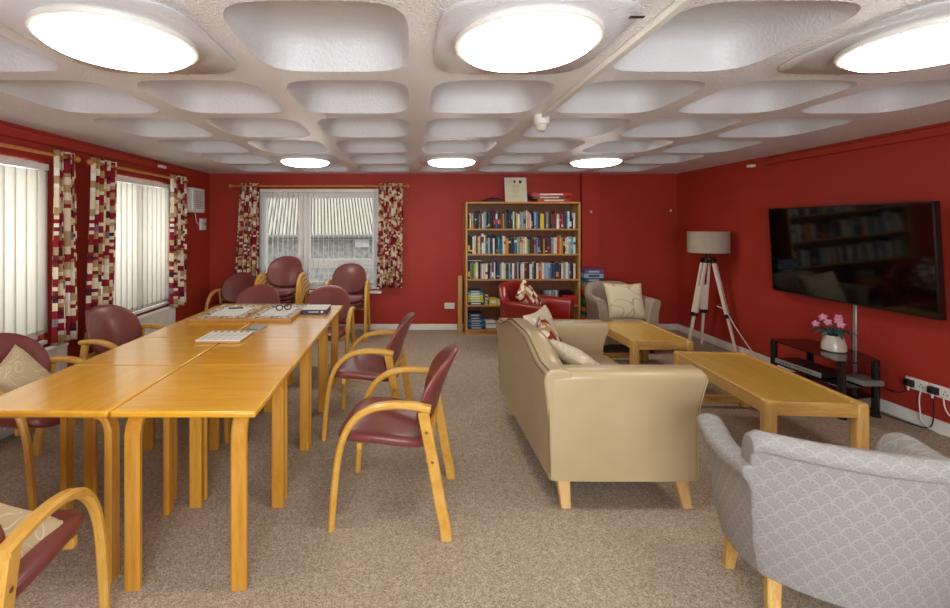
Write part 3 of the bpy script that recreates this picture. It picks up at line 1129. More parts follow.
bx('seat_base', 'cream_leather', -0.22, 0.375, -0.52, 0.52, 0.18, 0.36, sf, 0.02, 3)
for k in (-1, 1):
    y0, y1 = (-0.512, -0.003) if k < 0 else (0.003, 0.512)
    bx('seat_cushion', 'cream_leather', -0.215, 0.41, y0, y1, 0.355, 0.50, sf, 0.035, 4)
for sx, sy, dx, dy in ((-1, -1, -1, -1), (1, -1, 1, -1), (-1, 1, -1, 1), (1, 1, 1, 1)):
    tx, ty = (0.325 if sx > 0 else -0.30), sy * 0.555
    pts = [(tx + 0.0, ty, 0.18), (tx + (0.014 if sx > 0 else 0.006), ty + 0.012 * sy, 0.09), (tx + (0.03 if sx > 0 else 0.012), ty + 0.02 * sy, 0.0)]
    MB().strip(pts, [0.075, 0.06, 0.05], [0.06, 0.05, 0.042], (1, 0, 0), 0.12).build('leg', 'sofa_leg_wood', sf)

cushion('pale leaf-print cushion standing at the far end of the sofa back', (1.0, 3.29, 0.66), face(0.74, -0.60, 0.32, 0.05), 0.42, 0.42, 0.12, 'leaf_line_pale')
cushion('burgundy block-print cushion on the sofa before the pale one', (0.985, 3.02, 0.665), face(0.80, -0.28, 0.50, 0.1), 0.36, 0.36, 0.11, 'block_fabric_small')
cushion('pale leaf-print cushion slumped on the sofa seat behind the near arm', (1.08, 2.70, 0.63), face(0.55, 0.05, 0.83, 0.08), 0.46, 0.40, 0.12, 'leaf_line_pale')
rc = thing('remote_control', 'black remote control lying on the sofa seat beside the cushions', 'remote control', (1.24, 3.18, 0.503), 0.5)
bx('casing', 'black_plastic', -0.022, 0.022, -0.08, 0.08, 0, 0.018, rc, 0.006, 3)
kb = MB()
for r in range(6):
    for c_ in (-0.012, 0.0, 0.012):
        kb.box(c_ - 0.003, c_ + 0.003, -0.06 + r * 0.02, -0.052 + r * 0.02, 0.018, 0.020)
kb.build('keypad', 'grey_plastic', rc)


# ------------------------------------------------------------------ tub armchairs
def tub(name, label, loc, rz, mat, legmat, R=0.34, D=0.33, hb=0.80, ha=0.64, thick=0.11, group=None, step=0.40):
    t = thing(name, label, 'armchair', loc, math.radians(rz), group)
    path = []
    n = 44
    for k in range(n + 1):
        q = k / n
        if q < 0.22:
            y = D - (D + 0.02) * q / 0.22
            p, nr = Vector((R + 0.02 * (1 - q / 0.22), y, 0)), Vector((1, 0, 0))
        elif q > 0.78:
            y = D - (D + 0.02) * (1 - q) / 0.22
            p, nr = Vector((-R - 0.02 * (1 - (1 - q) / 0.22), y, 0)), Vector((-1, 0, 0))
        else:
            a = -(q - 0.22) / 0.56 * PI
            c, s = math.cos(a), math.sin(a)
            e = 2.5
            p = Vector((R * math.copysign(abs(c) ** (2 / e), c), -0.02 + 0.33 * math.copysign(abs(s) ** (2 / e), s), 0))
            nr = Vector((c, s, 0))
        path.append((p, nr.normalized(), q))
    rings, uvs = [], []
    for p, nr, q in path:
        k = 0.5 * (1 - math.cos(2 * PI * q))
        kk = min(1, max(0, (k - step) / (0.95 - step)))
        kk = kk * kk * (3 - 2 * kk)
        h = ha + (hb - ha) * kk
        sec = [(0.0, 0.10), (0.0, 0.3), (0.012, 0.5), (0.03, h - 0.07), (0.034, h - 0.035), (0.022, h - 0.008), (-0.01, h + 0.002), (-0.045, h - 0.006), (-0.072, h - 0.035), (-0.085, h - 0.09), (-thick, 0.45), (-thick, 0.10)]
        rings.append([(p.x + nr.x * d, p.y + nr.y * d, z) for d, z in sec])
        uvs.append([(q * 2.0, z + (0.7 if i > 6 else 0)) for i, (d, z) in enumerate(sec)] + [(q * 2.0, 0.1)])
    MB().loft(rings, uvs=uvs).build('tub_shell', mat, t, 0.008, 2, angle=60)
    bx('seat_base', mat, -R + thick - 0.01, R - thick + 0.01, -0.26, D - 0.02, 0.10, 0.27, t, 0.02, 3)

    def sm(u, v, h):
        return (u, v + 0.05, 0.325 + h)
    pad(sup(R - thick + 0.012, 0.29, 6), 0.13, 0.02, sm, 48).build('seat_cushion', mat, t, angle=60)
    for sx in (-1, 1):
        for sy in (-1, 1):
            MB().strip([(sx * 0.27, 0.03 + sy * 0.24, 0.12), (sx * 0.285, 0.03 + sy * 0.26, 0.0)], [0.05, 0.035], [0.05, 0.035], (1, 0, 0), 0.15).build('leg', legmat, t)
    return t


tub('tub_armchair', 'red leather tub armchair before the bookcase', (1.46, 5.22, 0), -136, 'red_leather', 'dark_underside', hb=0.80, ha=0.625, step=0.60)
tub('tub_armchair', 'taupe leather tub armchair in front of the dark red alcove', (2.555, 5.44, 0), 178, 'taupe_leather', 'dark_underside', R=0.315, hb=0.765, ha=0.635)
cushion('red and cream block-print cushion on the red tub armchair', (1.40, 5.18, 0.625), face(0.66, -0.60, 0.45, 0.5), 0.38, 0.38, 0.12, 'block_fabric_small')
cushion('large cream swirl-print cushion on the taupe tub armchair', (2.575, 5.27, 0.59), face(-0.05, -0.93, 0.36, 0.0), 0.45, 0.44, 0.13, 'swirl_fabric')

# near armchair in woven scallop fabric, seen from behind
na = thing('scallop_armchair', 'pale grey scallop-print armchair with rolled back in the bottom right corner', 'armchair', (1.632, 1.69, 0), math.radians(-16))


def lerp_tab(tab, z):
    for (z0, a), (z1, b) in zip(tab, tab[1:]):
        if z <= z1:
            q = min(1, max(0, (z - z0) / (z1 - z0)))
            return a + (b - a) * q
    return tab[-1][1]


BW = [(0.17, 0.285), (0.30, 0.318), (0.45, 0.338), (0.60, 0.360), (0.72, 0.372), (0.80, 0.372)]      # half width of the back at height z
BYC = [(0.17, -0.205), (0.30, -0.240), (0.45, -0.275), (0.60, -0.310), (0.72, -0.335), (0.80, -0.335)]   # middle of the back in plan
CV = [(0.17, 0.10), (0.45, 0.10), (0.80, 0.10)]
rings, uvs = [], []
NB = 30
for i in range(NB + 1):
    q = -1 + 2 * i / NB
    e_ = max(0.0, abs(q) - 0.94) / 0.06
    ht = 0.778 - 0.006 * q * q - 0.022 * e_ * e_
    sec, ur = [], []
    for (d, z) in [(0.0, 0.175), (0.0, 0.30), (0.0, 0.45), (0.0, 0.60), (0.0, ht - 0.072), (-0.022, ht - 0.060), (-0.030, ht - 0.036), (-0.020, ht - 0.012), (0.004, ht), (0.036, ht - 0.006), (0.060, ht - 0.03), (0.075, ht - 0.08), (0.10, 0.52), (0.13, 0.38), (0.12, 0.175)]:
        sec.append((q * lerp_tab(BW, z), lerp_tab(BYC, z) + 0.10 * q * q + d, z))
        ur.append((q * 0.36 + 1, z + (0.0 if len(sec) < 6 else 0.022 * (len(sec) - 5))))
    rings.append(sec)
    uvs.append(ur + [ur[0]])
MB().loft(rings, uvs=uvs).build('backrest', 'scallop_fabric', na, 0.006, 2, angle=60)
for sx in (-1, 1):
    rings, uvs = [], []
    NA = 22
    for i in range(NA + 1):
        q = i / NA
        ht = 0.640 - 0.022 * math.sin(q * PI) + 0.006 * q - 0.02 * max(0, q - 0.90) ** 2 / 0.01
        fl = 0.020 + 0.010 * q
        sec, ur = [], []
        for (d, z) in [(0.0, 0.175), (0.0, 0.30), (0.0, 0.42), (0.0, ht - 0.10), (fl * 0.5, ht - 0.072), (fl, ht - 0.055), (fl + 0.006, ht - 0.032), (fl - 0.004, ht - 0.008), (fl - 0.042, ht + 0.004), (fl - 0.085, ht - 0.008), (fl - 0.112, ht - 0.05), (-0.10, ht - 0.13), (-0.105, 0.40), (-0.105, 0.175)]:
            yb2 = lerp_tab(BYC, z) + 0.095
            yf2 = 0.155 + 0.105 * min(1, max(0, (z - 0.175) / 0.42)) ** 0.9
            y = yb2 + (yf2 - yb2) * q
            xb = lerp_tab(BW, z) + (0.052 * (1 - (z - 0.175) / 0.5) - 0.012) * q + 0.022 * math.sin(q * PI)
            sec.append((sx * (xb + d), y, z))
            ur.append((y, z + (0.0 if len(sec) < 5 else 0.022 * (len(sec) - 4))))
        rings.append(sec)
        uvs.append(ur + [ur[0]])
    MB().loft(rings, uvs=uvs).build('arm', 'scallop_fabric', na, 0.012, 3, angle=60)
mb = MB().box(-0.20, 0.20, -0.10, 0.20, 0.18, 0.34)
mb.build('seat_base', 'scallop_fabric', na, 0.02, 3)


def sm(u, v, h):
    return (u, v + 0.03, 0.405 + h)


pad(sup(0.235, 0.22, 6), 0.13, 0.025, sm, 48).build('seat_cushion', 'scallop_fabric', na, angle=60)
for sx in (-1, 1):
    MB().strip([(sx * 0.238, -0.085, 0.24), (sx * 0.250, -0.11, 0.1), (sx * 0.262, -0.15, 0.0)], [0.05, 0.044, 0.036], [0.05, 0.044, 0.036], (1, 0, 0), 0.12).build('leg', 'pale_oak_leg', na)
    MB().strip([(sx * 0.282, 0.145, 0.24), (sx * 0.285, 0.155, 0.1), (sx * 0.29, 0.175, 0.0)], [0.05, 0.044, 0.036], [0.05, 0.044, 0.036], (1, 0, 0), 0.12).build('leg', 'pale_oak_leg', na)


# ------------------------------------------------------------------ coffee tables
def coffee(label, x0, x1, y0, y1, h, rz=0.0):
    cx, cy = (x0 + x1) / 2, (y0 + y1) / 2
    t = thing('coffee_table', label, 'coffee table', (cx, cy, 0), rz, 'pale oak coffee tables')
    hx, hy = (x1 - x0) / 2, (y1 - y0) / 2
    q = 0.068
    for sx in (-1, 1):
        for sy in (-1, 1):
            a, b = sorted((sx * hx, sx * (hx - q)))
            c, d = sorted((sy * hy, sy * (hy - q)))
            bx('leg', 'pale_oak_leg', a, b, c, d, 0, h, t, 0.016, 3)
    for sx in (-1, 1):
        a, b = sorted((sx * (hx - 0.006), sx * (hx - 0.034)))
        bx('side_rail', 'pale_oak_side', a, b, -hy + q - 0.008, hy - q + 0.008, h - 0.088, h - 0.004, t, 0.005)
    for sy in (-1, 1):
        c, d = sorted((sy * (hy - 0.006), sy * (hy - 0.034)))
        bx('end_rail', 'pale_oak_end', -hx + q - 0.008, hx - q + 0.008, c, d, h - 0.088, h - 0.004, t, 0.005)
    bx('tabletop', 'oak_veneer', -hx + 0.033, hx - 0.033, -hy + 0.033, hy - 0.033, h - 0.04, h - 0.014, t)
    for sy in (-1, 1):
        bx('floor_rail', 'pale_oak_end', -hx + q, hx - q, sy * (hy - 0.034) - 0.014, sy * (hy - 0.034) + 0.014, 0.03, 0.085, t, 0.004) if sy > 0 else None
    return t


coffee('long pale oak coffee table between the cream sofa and the television', 2.175, 2.755, 2.61, 3.69, 0.445, -0.075)
coffee('smaller pale oak coffee table in front of the taupe tub armchair', 2.06, 2.63, 4.07, 4.90, 0.43)

# ------------------------------------------------------------------ tripod lamp
lp = thing('tripod_floor_lamp', 'tripod floor lamp with whitewashed wooden legs and a round linen shade', 'floor lamp', (3.585, 5.29, 0), -0.17)
MB().lathe([(0.212, 1.17), (0.216, 1.17), (0.216, 1.422), (0.212, 1.422)], n=48).build('lamp_shade', 'lampshade_linen', lp)
MB().lathe([(0.03, 1.08), (0.055, 1.085), (0.055, 1.11), (0.025, 1.12), (0.02, 1.19), (0.012, 1.20)], n=20).build('hub', 'dark_bronze', lp)
MB().cyl((0, 0, 1.18), (0, 0, 1.23), 0.03, n=20).build('bulb_holder', 'white_plastic', lp)
ha_ = MB()
for k in range(3):
    a = 2 * PI * k / 3
    ha_.cyl((0, 0, 1.215), (0.213 * math.cos(a), 0.213 * math.sin(a), 1.215), 0.003, n=6)
ha_.build('shade_spider', 'dark_bronze', lp)
for k, a in enumerate((math.radians(80), math.radians(200), math.radians(-40))):
    ca, sa = math.cos(a), math.sin(a)
    sd = Vector((-sa, ca, 0))
    p0 = Vector((0.05 * ca, 0.05 * sa, 1.10))
    p1 = Vector((0.285 * ca, 0.285 * sa, 0.0))
    mid = p0.lerp(p1, 0.55)
    up = MB()
    for o_ in (-0.026, 0.026):
        up.strip([p0 + sd * o_, p0.lerp(p1, 0.62) + sd * o_], 0.026, 0.034, sd, 0.15)
    lg = up.build('leg', 'washed_wood', lp)
    MB().strip([p0.lerp(p1, 0.30), p1], [0.034, 0.026], [0.032, 0.026], sd, 0.15).build('lower_leg', 'washed_wood', lg)
    MB().strip([p0.lerp(p1, 0.585), p0.lerp(p1, 0.625)], 0.084, 0.042, sd, 0.15).build('clamp', 'dark_bronze', lg)
    MB().strip([p0.lerp(p1, 0.0), p0.lerp(p1, 0.05)], 0.082, 0.040, sd, 0.15).build('bracket', 'dark_bronze', lg)
tag(MB().tube(spline([(3.60, 5.16, 0.55), (3.66, 5.10, 0.50), (3.71, 5.00, 0.32), (3.745, 4.82, 0.12), (3.75, 4.65, 0.012), (3.76, 4.2, 0.010), (3.775, 3.9, 0.010)]), 0.005).build('lamp_cable', 'rope_cable'), 'thin white lamp cable drooping from the tripod to the skirting', 'cable')

# ------------------------------------------------------------------ television
tv = thing('wall_television', 'large black flat television mounted on the right red wall', 'television', (3.705, 3.775, 0.836), 0)
tv.rotation_euler = (0, math.radians(-3.2), math.radians(-1.2))
bx('casing', 'black_plastic', -0.012, 0.035, -0.725, 0.725, 0, 0.832, tv, 0.006, 2)
bx('screen', 'screen_black', -0.0145, -0.0125, -0.712, 0.712, 0.016, 0.822, tv)
bx('lower_trim', 'dark_bronze', -0.0155, -0.0125, -0.712, 0.712, 0.003, 0.013, tv)
bx('side_trim', 'dark_bronze', -0.013, 0.02, -0.728, -0.725, 0.01, 0.822, tv)
bx('wall_bracket', 'black_plastic', 0.035, 0.105, -0.25, 0.25, 0.28, 0.60, tv, 0.004)
tag(bx('cable_cover', 'silver_plastic', XR - 0.014, XR, 3.755, 3.785, 0.10, 0.84, bevel=0.004), 'slim vertical cable cover on the red wall below the television', 'cable cover')

# television stand
st = thing('television_stand', 'black glass television stand with round legs below the television', 'television stand', (3.50, 3.72, 0))


def slab(name, pts, z0, z1, mat, parent, bev=0.003):
    mb = MB()
    mb.loft([[(px, py, z) for px, py in pts] for z in (z0, z1)])
    return mb.build(name, mat, parent, bev)


outl = [(a * 0.93, b * 0.95) for a, b in [(-0.20, -0.33), (-0.10, -0.375), (0.17, -0.31), (0.25, -0.10), (0.25, 0.15), (0.20, 0.36), (-0.17, 0.385), (-0.20, 0.30)]]
slab('top_shelf', outl, 0.438, 0.448, 'smoked_glass', st)
slab('lower_shelf', [(a * 0.94, b * 0.94) for a, b in outl], 0.236, 0.246, 'smoked_glass', st)
slab('bottom_shelf', [(a * 0.9, b * 0.9) for a, b in outl], 0.145, 0.153, 'smoked_glass', st)
for (lx, ly) in ((-0.155, -0.31), (0.145, -0.275), (-0.155, 0.325), (0.165, 0.31)):
    lg = MB().cyl((lx, ly, 0.015), (lx, ly, 0.438), 0.026, n=20).build('leg', 'black_gloss', st)
    MB().cyl((lx, ly, 0.0), (lx, ly, 0.018), 0.032, n=20).build('foot', 'black_plastic', lg)
dv = thing('dvd_player', 'slim silver player on the lower shelf of the television stand', 'player', (3.43, 3.80, 0.247), 0.06)
bx('casing', 'black_plastic', -0.09, 0.13, -0.21, 0.21, 0.004, 0.045, dv, 0.003)
fp = bx('front_panel', 'silver_plastic', -0.098, -0.09, -0.21, 0.21, 0.004, 0.045, dv, 0.002)
MB().box(-0.0995, -0.0975, -0.14, 0.02, 0.022, 0.034).build('disc_tray', 'grey_plastic', fp)
bt = MB()
for k in range(4):
    bt.cyl((-0.097, 0.06 + k * 0.03, 0.02), (-0.101, 0.06 + k * 0.03, 0.02), 0.006, n=10)
bt.build('buttons', 'black_plastic', fp)
sb = thing('set_top_box', 'grey set-top box beside the player on the stand', 'box', (3.60, 3.50, 0.247), 0.0)
bx('casing', 'grey_plastic', -0.09, 0.07, -0.10, 0.08, 0.003, 0.045, sb, 0.006)
bx('front_panel', 'silver_plastic', -0.093, -0.09, -0.098, 0.078, 0.006, 0.042, sb, 0.001)

# potted orchid
pt = thing('potted_orchid', 'pink orchid in a cream ceramic pot on the television stand', 'potted plant', (3.545, 3.68, 0.448))
MB().lathe([(0.07, 0.0), (0.082, 0.01), (0.08, 0.05), (0.066, 0.105), (0.056, 0.13), (0.05, 0.132), (0.05, 0.118), (0.005, 0.118)], n=28).build('pot', 'ceramic', pt)
for k in range(8):
    a = 2 * PI * k / 8 + 0.3
    L = 0.10 + 0.03 * (k % 3)
    rings = []
    for s in range(7):
        q = s / 6
        wd = 0.028 * math.sin(PI * min(1, 0.12 + q * 0.88)) + 0.002
        r = 0.02 + L * q
        z = 0.12 + 0.07 * math.sin(q * 2.2) - 0.05 * q * q
        c = Vector((math.cos(a) * r, math.sin(a) * r, z))
        sd = Vector((-math.sin(a), math.cos(a), 0)) * wd
        rings.append([c - sd + Vector((0, 0, 0.006)), c, c + sd + Vector((0, 0, 0.006)), c + Vector((0, 0, -0.003))])
    MB().loft(rings).build('leaf', 'leaf_teal', pt, angle=180)
for k, (dx, dy, dz) in enumerate([(-0.03, 0.06, 0.27), (0.0, 0.10, 0.25), (-0.01, -0.05, 0.26), (0.02, -0.02, 0.28), (-0.03, 0.02, 0.235), (-0.04, 0.12, 0.20), (-0.02, -0.08, 0.235)]):
    stem = MB().tube(spline([(0, 0, 0.11), (dx * 0.3, dy * 0.3, dz * 0.7), (dx, dy, dz)], 5), 0.0025, 6).build('stem', 'leaf_teal', pt)
    fl = MB()
    nv = Vector((-0.75, -0.6, 0.2)).normalized()
    u_ = nv.orthogonal().normalized()
    v_ = nv.cross(u_)
    c = Vector((dx, dy, dz))
    for p in range(5):
        a = 2 * PI * p / 5 + k
        d1 = u_ * math.cos(a) + v_ * math.sin(a)
        d2 = nv.cross(d1)
        rings = []
        for s in range(6):
            q = s / 5
            wd = 0.014 * math.sin(PI * min(1, 0.15 + 0.85 * q)) + 0.001
            cc_ = c + d1 * 0.032 * q + nv * (0.008 * math.sin(q * PI) + 0.002)
            rings.append([cc_ - d2 * wd, cc_ + nv * 0.002, cc_ + d2 * wd, cc_ - nv * 0.002])
        fl.loft(rings)
    b_ = fl.build('flower', 'petal_pink', stem, angle=180)

# double sockets, plugs and cables on the right wall
ws = socket('white twin double socket plate low on the right wall by the television stand', (XR - 0.001, 3.19, 0.30), PI / 2, 2)
ws.location = (XR, 3.31, 0.30)
ws.rotation_euler = (0, 0, -PI / 2)
tag(bx('cable_trunking', 'white_plastic', XR - 0.022, XR, 2.98, 3.03, 0.095, 0.37, bevel=0.004), 'short white vertical trunking right of the wall sockets', 'trunking')
for k, (yy, lab) in enumerate([(3.345, 'black plug in the first socket from the television stand'), (3.19, 'black plug in the socket nearest the right photo edge')]):
    p = thing('mains_plug', lab, 'plug', (XR - 0.0125, yy, 0.30))
    mb = MB()
    mb.loft([[(-d, a * sx, b * sz) for sx, sz in ((-1, -1), (1, -1), (1, 1), (-1, 1))] for d, a, b in ((0.0, 0.027, 0.027), (0.022, 0.026, 0.026), (0.042, 0.018, 0.018))])
    mb.build('plug_body', 'black_plastic', p, 0.004)
    MB().cyl((-0.02, 0, -0.024), (-0.02, 0, -0.055), 0.008, 0.005, n=10).build('cable_sleeve', 'white_plastic', p)
cab = [('black cable curving from the left plug to the television stand', 'black_plastic', [(3.79, 3.345, 0.25), (3.77, 3.38, 0.215), (3.77, 3.46, 0.20), (3.75, 3.58, 0.24), (3.70, 3.66, 0.27)]),
       ('black cable looping from the right plug down along the skirting', 'black_plastic', [(3.79, 3.19, 0.25), (3.785, 3.18, 0.15), (3.775, 3.19, 0.04), (3.76, 3.26, 0.012), (3.74, 3.40, 0.010), (3.73, 3.62, 0.010), (3.74, 3.9, 0.010)]),
       ('white cable hanging from the middle of the sockets to the skirting', 'rope_cable', [(3.795, 3.27, 0.27), (3.785, 3.27, 0.20), (3.785, 3.265, 0.12), (3.775, 3.25, 0.06), (3.77, 3.20, 0.03), (3.77, 3.12, 0.012)]),
       ('white cable running right from the sockets out of the photo', 'rope_cable', [(3.795, 3.13, 0.27), (3.785, 3.11, 0.20), (3.77, 3.05, 0.15), (3.765, 2.95, 0.12), (3.77, 2.80, 0.10)])]
for lab, m_, pts in cab:
    tag(MB().tube(spline(pts), 0.0042).build('power_cable', m_), lab, 'cable')

# ------------------------------------------------------------------ bookcase
BX0, BX1, BY0, BY1, BZ = 0.755, 2.315, 5.97, 6.255, 1.815
bc = thing('bookcase', 'wide oak bookcase packed with rows of books against the back wall', 'bookcase', ((BX0 + BX1) / 2, BY0, 0))
hw = (BX1 - BX0) / 2
DP = BY1 - BY0
for s in (-1, 1):
    a, b = sorted((s * hw, s * (hw - 0.026)))
    bx('side_panel', 'shelf_oak_upright', a, b, 0, DP, 0, BZ, bc, 0.002)
bx('top_panel', 'shelf_oak', -hw + 0.026, hw - 0.026, 0, DP, BZ - 0.024, BZ, bc, 0.002)
bx('back_panel', 'shelf_back', -hw + 0.026, hw - 0.026, DP - 0.008, DP, 0.05, BZ - 0.024, bc)
SH = [1.450, 1.108, 0.765, 0.412, 0.078]
for z in SH:
    bx('shelf', 'shelf_oak', -hw + 0.026, hw - 0.026, 0.004, DP - 0.008, z - 0.022, z, bc, 0.002)
bx('plinth', 'shelf_oak', -hw + 0.026, hw - 0.026, 0.02, 0.04, 0.0, SH[4] - 0.022, bc)
LX0, LX1 = BX0 + 0.03, BX1 - 0.03
ROW = {0: 'black white orange green navy_blue black grey brown white pale_blue grey black dark_teal black dark_red navy_blue purple black brown orange dark_teal navy_blue black black white brown lime_green white grey pale_blue grey cream pink white black navy_blue pale_blue bright_blue black yellow yellow black grey black dark_red brown dark_red white dark_red red navy_blue bright_blue white black black white'.split(),
       1: 'black black white cream brown cream cream black white white grey dark_teal pale_blue black white black dark_green turquoise bright_blue green white cream orange black navy_blue dark_teal bright_blue lime_green grey cream pink cream white lime_green green black dark_red black grey purple pale_blue navy_blue brown black orange black dark_red navy_blue grey white cream red lime_green orange black white cream pale_blue turquoise white'.split(),
       2: 'black grey green lime_green cream black grey white cream white black pale_blue purple white black navy_blue grey white cream dark_teal pale_blue black white dark_red pale_blue black cream white dark_red black white grey black cream red orange white pale_blue pale_blue grey bright_blue navy_blue black navy_blue cream grey white pale_blue brown black cream'.split()}
SHN = ['top', 'second', 'third']


def ordinal(n):
    return '%d%s' % (n, 'th' if 10 <= n % 100 <= 20 else {1: 'st', 2: 'nd', 3: 'rd'}.get(n % 10, 'th'))


def book(name, col, wd, hg, dp, loc, lean=0.0, band=None, label='', group='', flat=False):
    """book standing with its spine to the room; slightly rounded spine, page block set in"""
    mb = MB()
    pr = [(-wd / 2, 0.006), (-wd * 0.3, 0.001), (0, -0.001), (wd * 0.3, 0.001), (wd / 2, 0.006), (wd / 2, dp), (-wd / 2, dp)]
    mb.loft([[(a, b, z) for a, b in pr] for z in (0.0, hg)])
    mats = ['cover_' + col]
    if band:
        z0, z1 = hg * band[1], hg * band[2]
        pr2 = [(a, b - 0.0006) for a, b in pr[:5]]
        mb.loft([[(a, b, z) for a, b in pr2 + [(wd / 2, 0.008), (-wd / 2, 0.008)]] for z in (z0, z1)], mi=1)
        mats.append('cover_' + band[0])
    mb.box(-wd / 2 + 0.002, wd / 2 - 0.002, 0.008, dp - 0.004, hg - 0.001, hg + 0.0004, mi=len(mats))
    mats.append('paper_cream')
    o = mb.build(name, mats, angle=30)
    o.location = loc
    if flat:
        o.rotation_euler = (0, PI / 2, 0)
    else:
        o.rotation_euler = (0, lean, 0)
    return tag(o, label, 'book', group)


for r in range(3):
    cols = ROW[r]
    n = len(cols)
    wds = [random.uniform(0.6, 1.35) for _ in cols]
    tot = LX1 - LX0 - (0.03 if r else 0.012)
    if r == 0:
        tot -= 0.02
    k_ = tot / sum(wds)
    xx = LX0 + 0.006
    for i, c in enumerate(cols):
        wd = wds[i] * k_
        hg = random.uniform(0.195, 0.235)
        if random.random() < 0.2:
            hg += 0.02
        if r == 1 and i < 10:
            hg += 0.02
        if r == 2:
            hg = random.uniform(0.20, 0.23) + (0.012 if i < 6 else 0)
        band = None
        if random.random() < 0.6:
            bc_ = random.choice(['white', 'cream', 'black', 'dark_red', 'yellow', 'pale_blue', 'orange'])
            z0 = random.choice([0.12, 0.3, 0.55, 0.7])
            if bc_ != c:
                band = (bc_, z0, z0 + random.choice([0.08, 0.15, 0.3]))
        band2 = band
        book('book', c, wd - 0.0016, hg, random.uniform(0.14, 0.19), (xx + wd / 2, BY0 + 0.028 + random.uniform(0, 0.02), SH[r] + 0.0005), 0.0, band2,
             '%s book on the bookcase %s shelf, %s from the left end' % (c.replace('_', ' '), SHN[r], ordinal(i + 1)), 'books on the %s shelf' % SHN[r])
        xx += wd


def flatbox(name, label, cat, col, x0, x1, y0, y1, z0, z1, group=None, matname=None, stripe=None, bev=0.003):
    o = MB().box(x0 - (x0 + x1) / 2, x1 - (x0 + x1) / 2, y0 - (y0 + y1) / 2, y1 - (y0 + y1) / 2, 0, z1 - z0)
    mats = [matname or 'cover_' + col]
    if stripe:
        w_, h_ = (x1 - x0), (z1 - z0)
        mats.append(stripe)
        o.box(-w_ * 0.3, w_ * 0.28, -(y1 - y0) / 2 - 0.0008, -(y1 - y0) / 2, h_ * 0.3, h_ * 0.7, mi=1)
    ob = o.build(name, mats, None, bev)
    ob.location = ((x0 + x1) / 2, (y0 + y1) / 2, z0)
    return tag(ob, label, cat, group)


by = BY0 + 0.02
# fourth shelf
z = SH[3]
zs = z
for i, (c, hh_, w_) in enumerate([('navy_blue', 0.036, 0.215), ('lime_green', 0.034, 0.21), ('lime_green', 0.034, 0.20), ('yellow', 0.03, 0.205), ('turquoise', 0.034, 0.20), ('dark_teal', 0.028, 0.19)]):
    flatbox('book', '%s book of the flat stack on the fourth shelf, %s from bottom' % (c.replace('_', ' '), ordinal(i + 1)), 'book', c, LX0 + 0.008, LX0 + 0.008 + w_, by, by + 0.17, zs, zs + hh_, 'stacked books on the fourth shelf', stripe='paper_white')
    zs += hh_
flatbox('toy_box', 'black and white patterned small box beside the yellow book stack', 'box', 'white', LX0 + 0.235, LX0 + 0.285, by, by + 0.12, z, z + 0.13, matname='mosaic_print')
flatbox('card_box', 'yellow box on the fourth shelf right of the patterned box', 'box', 'yellow', LX0 + 0.295, LX0 + 0.41, by, by + 0.14, z, z + 0.085, stripe='paper_white')
flatbox('card_box', 'white box on the fourth shelf right of the yellow box', 'box', 'white', LX0 + 0.42, LX0 + 0.46, by, by + 0.14, z, z + 0.06)
flatbox('card_box', 'flat orange box on the fourth shelf under the disc cases', 'box', 'orange', LX0 + 0.468, LX0 + 0.66, by, by + 0.15, z, z + 0.10)
for i, c in enumerate(['white', 'grey', 'white', 'black', 'white', 'grey', 'white']):
    o = flatbox('disc_case', '%s disc case leaning on the orange box, %s from left' % (c, ordinal(i + 1)), 'disc case', c, LX0 + 0.474 + i * 0.022, LX0 + 0.488 + i * 0.022, by + 0.02, by + 0.14, z + 0.101, z + 0.20, 'disc cases on the fourth shelf')
    o.rotation_euler = (0, 0.0, 0)
for i, c in enumerate(['grey', 'pale_blue', 'grey', 'white', 'grey', 'pale_blue', 'grey', 'white', 'grey']):
    flatbox('disc_case', '%s disc case upright right of the red armchair cushion, %s from left' % (c.replace('_', ' '), ordinal(i + 1)), 'disc case', c, LX0 + 1.06 + i * 0.021, LX0 + 1.077 + i * 0.021, by + 0.02, by + 0.16, z, z + 0.19, 'disc cases behind the red armchair')
flatbox('game_box', 'red game box at the right end of the fourth shelf', 'box', 'red', LX1 - 0.20, LX1 - 0.012, by, by + 0.2, z, z + 0.13, matname='game_red')
mb = MB()
mb.lathe([(0.06, 0.0), (0.10, 0.01), (0.11, 0.03), (0.075, 0.05), (0.02, 0.056), (0.004, 0.056)], n=20)
o = mb.build('flat_cap', 'black_plastic')
o.location = (LX1 - 0.125, by + 0.11, z + 0.1305)
tag(o, 'dark round cap lying on the red game box', 'cap')
# bottom shelf
zs = SH[4]
for i, (c, hh_, w_) in enumerate([('navy_blue', 0.04, 0.22), ('bright_blue', 0.03, 0.21), ('black', 0.025, 0.20), ('bright_blue', 0.04, 0.215), ('black', 0.035, 0.19), ('navy_blue', 0.045, 0.185)]):
    flatbox('book', '%s book of the flat stack on the bottom shelf, %s from bottom' % (c.replace('_', ' '), ordinal(i + 1)), 'book', c, LX0 + 0.012, LX0 + 0.012 + w_, by, by + 0.19, zs, zs + hh_, 'stacked books on the bottom shelf', stripe='paper_grey')
    zs += hh_
zs = SH[4]
for i, (c, w_) in enumerate([('grey', 0.24), ('white', 0.22), ('cream', 0.20), ('grey', 0.17), ('white', 0.13)]):
    flatbox('magazine', '%s magazine in the loose pile on the bottom shelf, %s from bottom' % (c, ordinal(i + 1)), 'magazine', c, LX0 + 0.25, LX0 + 0.25 + w_, by + 0.005 * i, by + 0.2, zs, zs + 0.022, 'magazines on the bottom shelf', bev=0.001)
    zs += 0.022
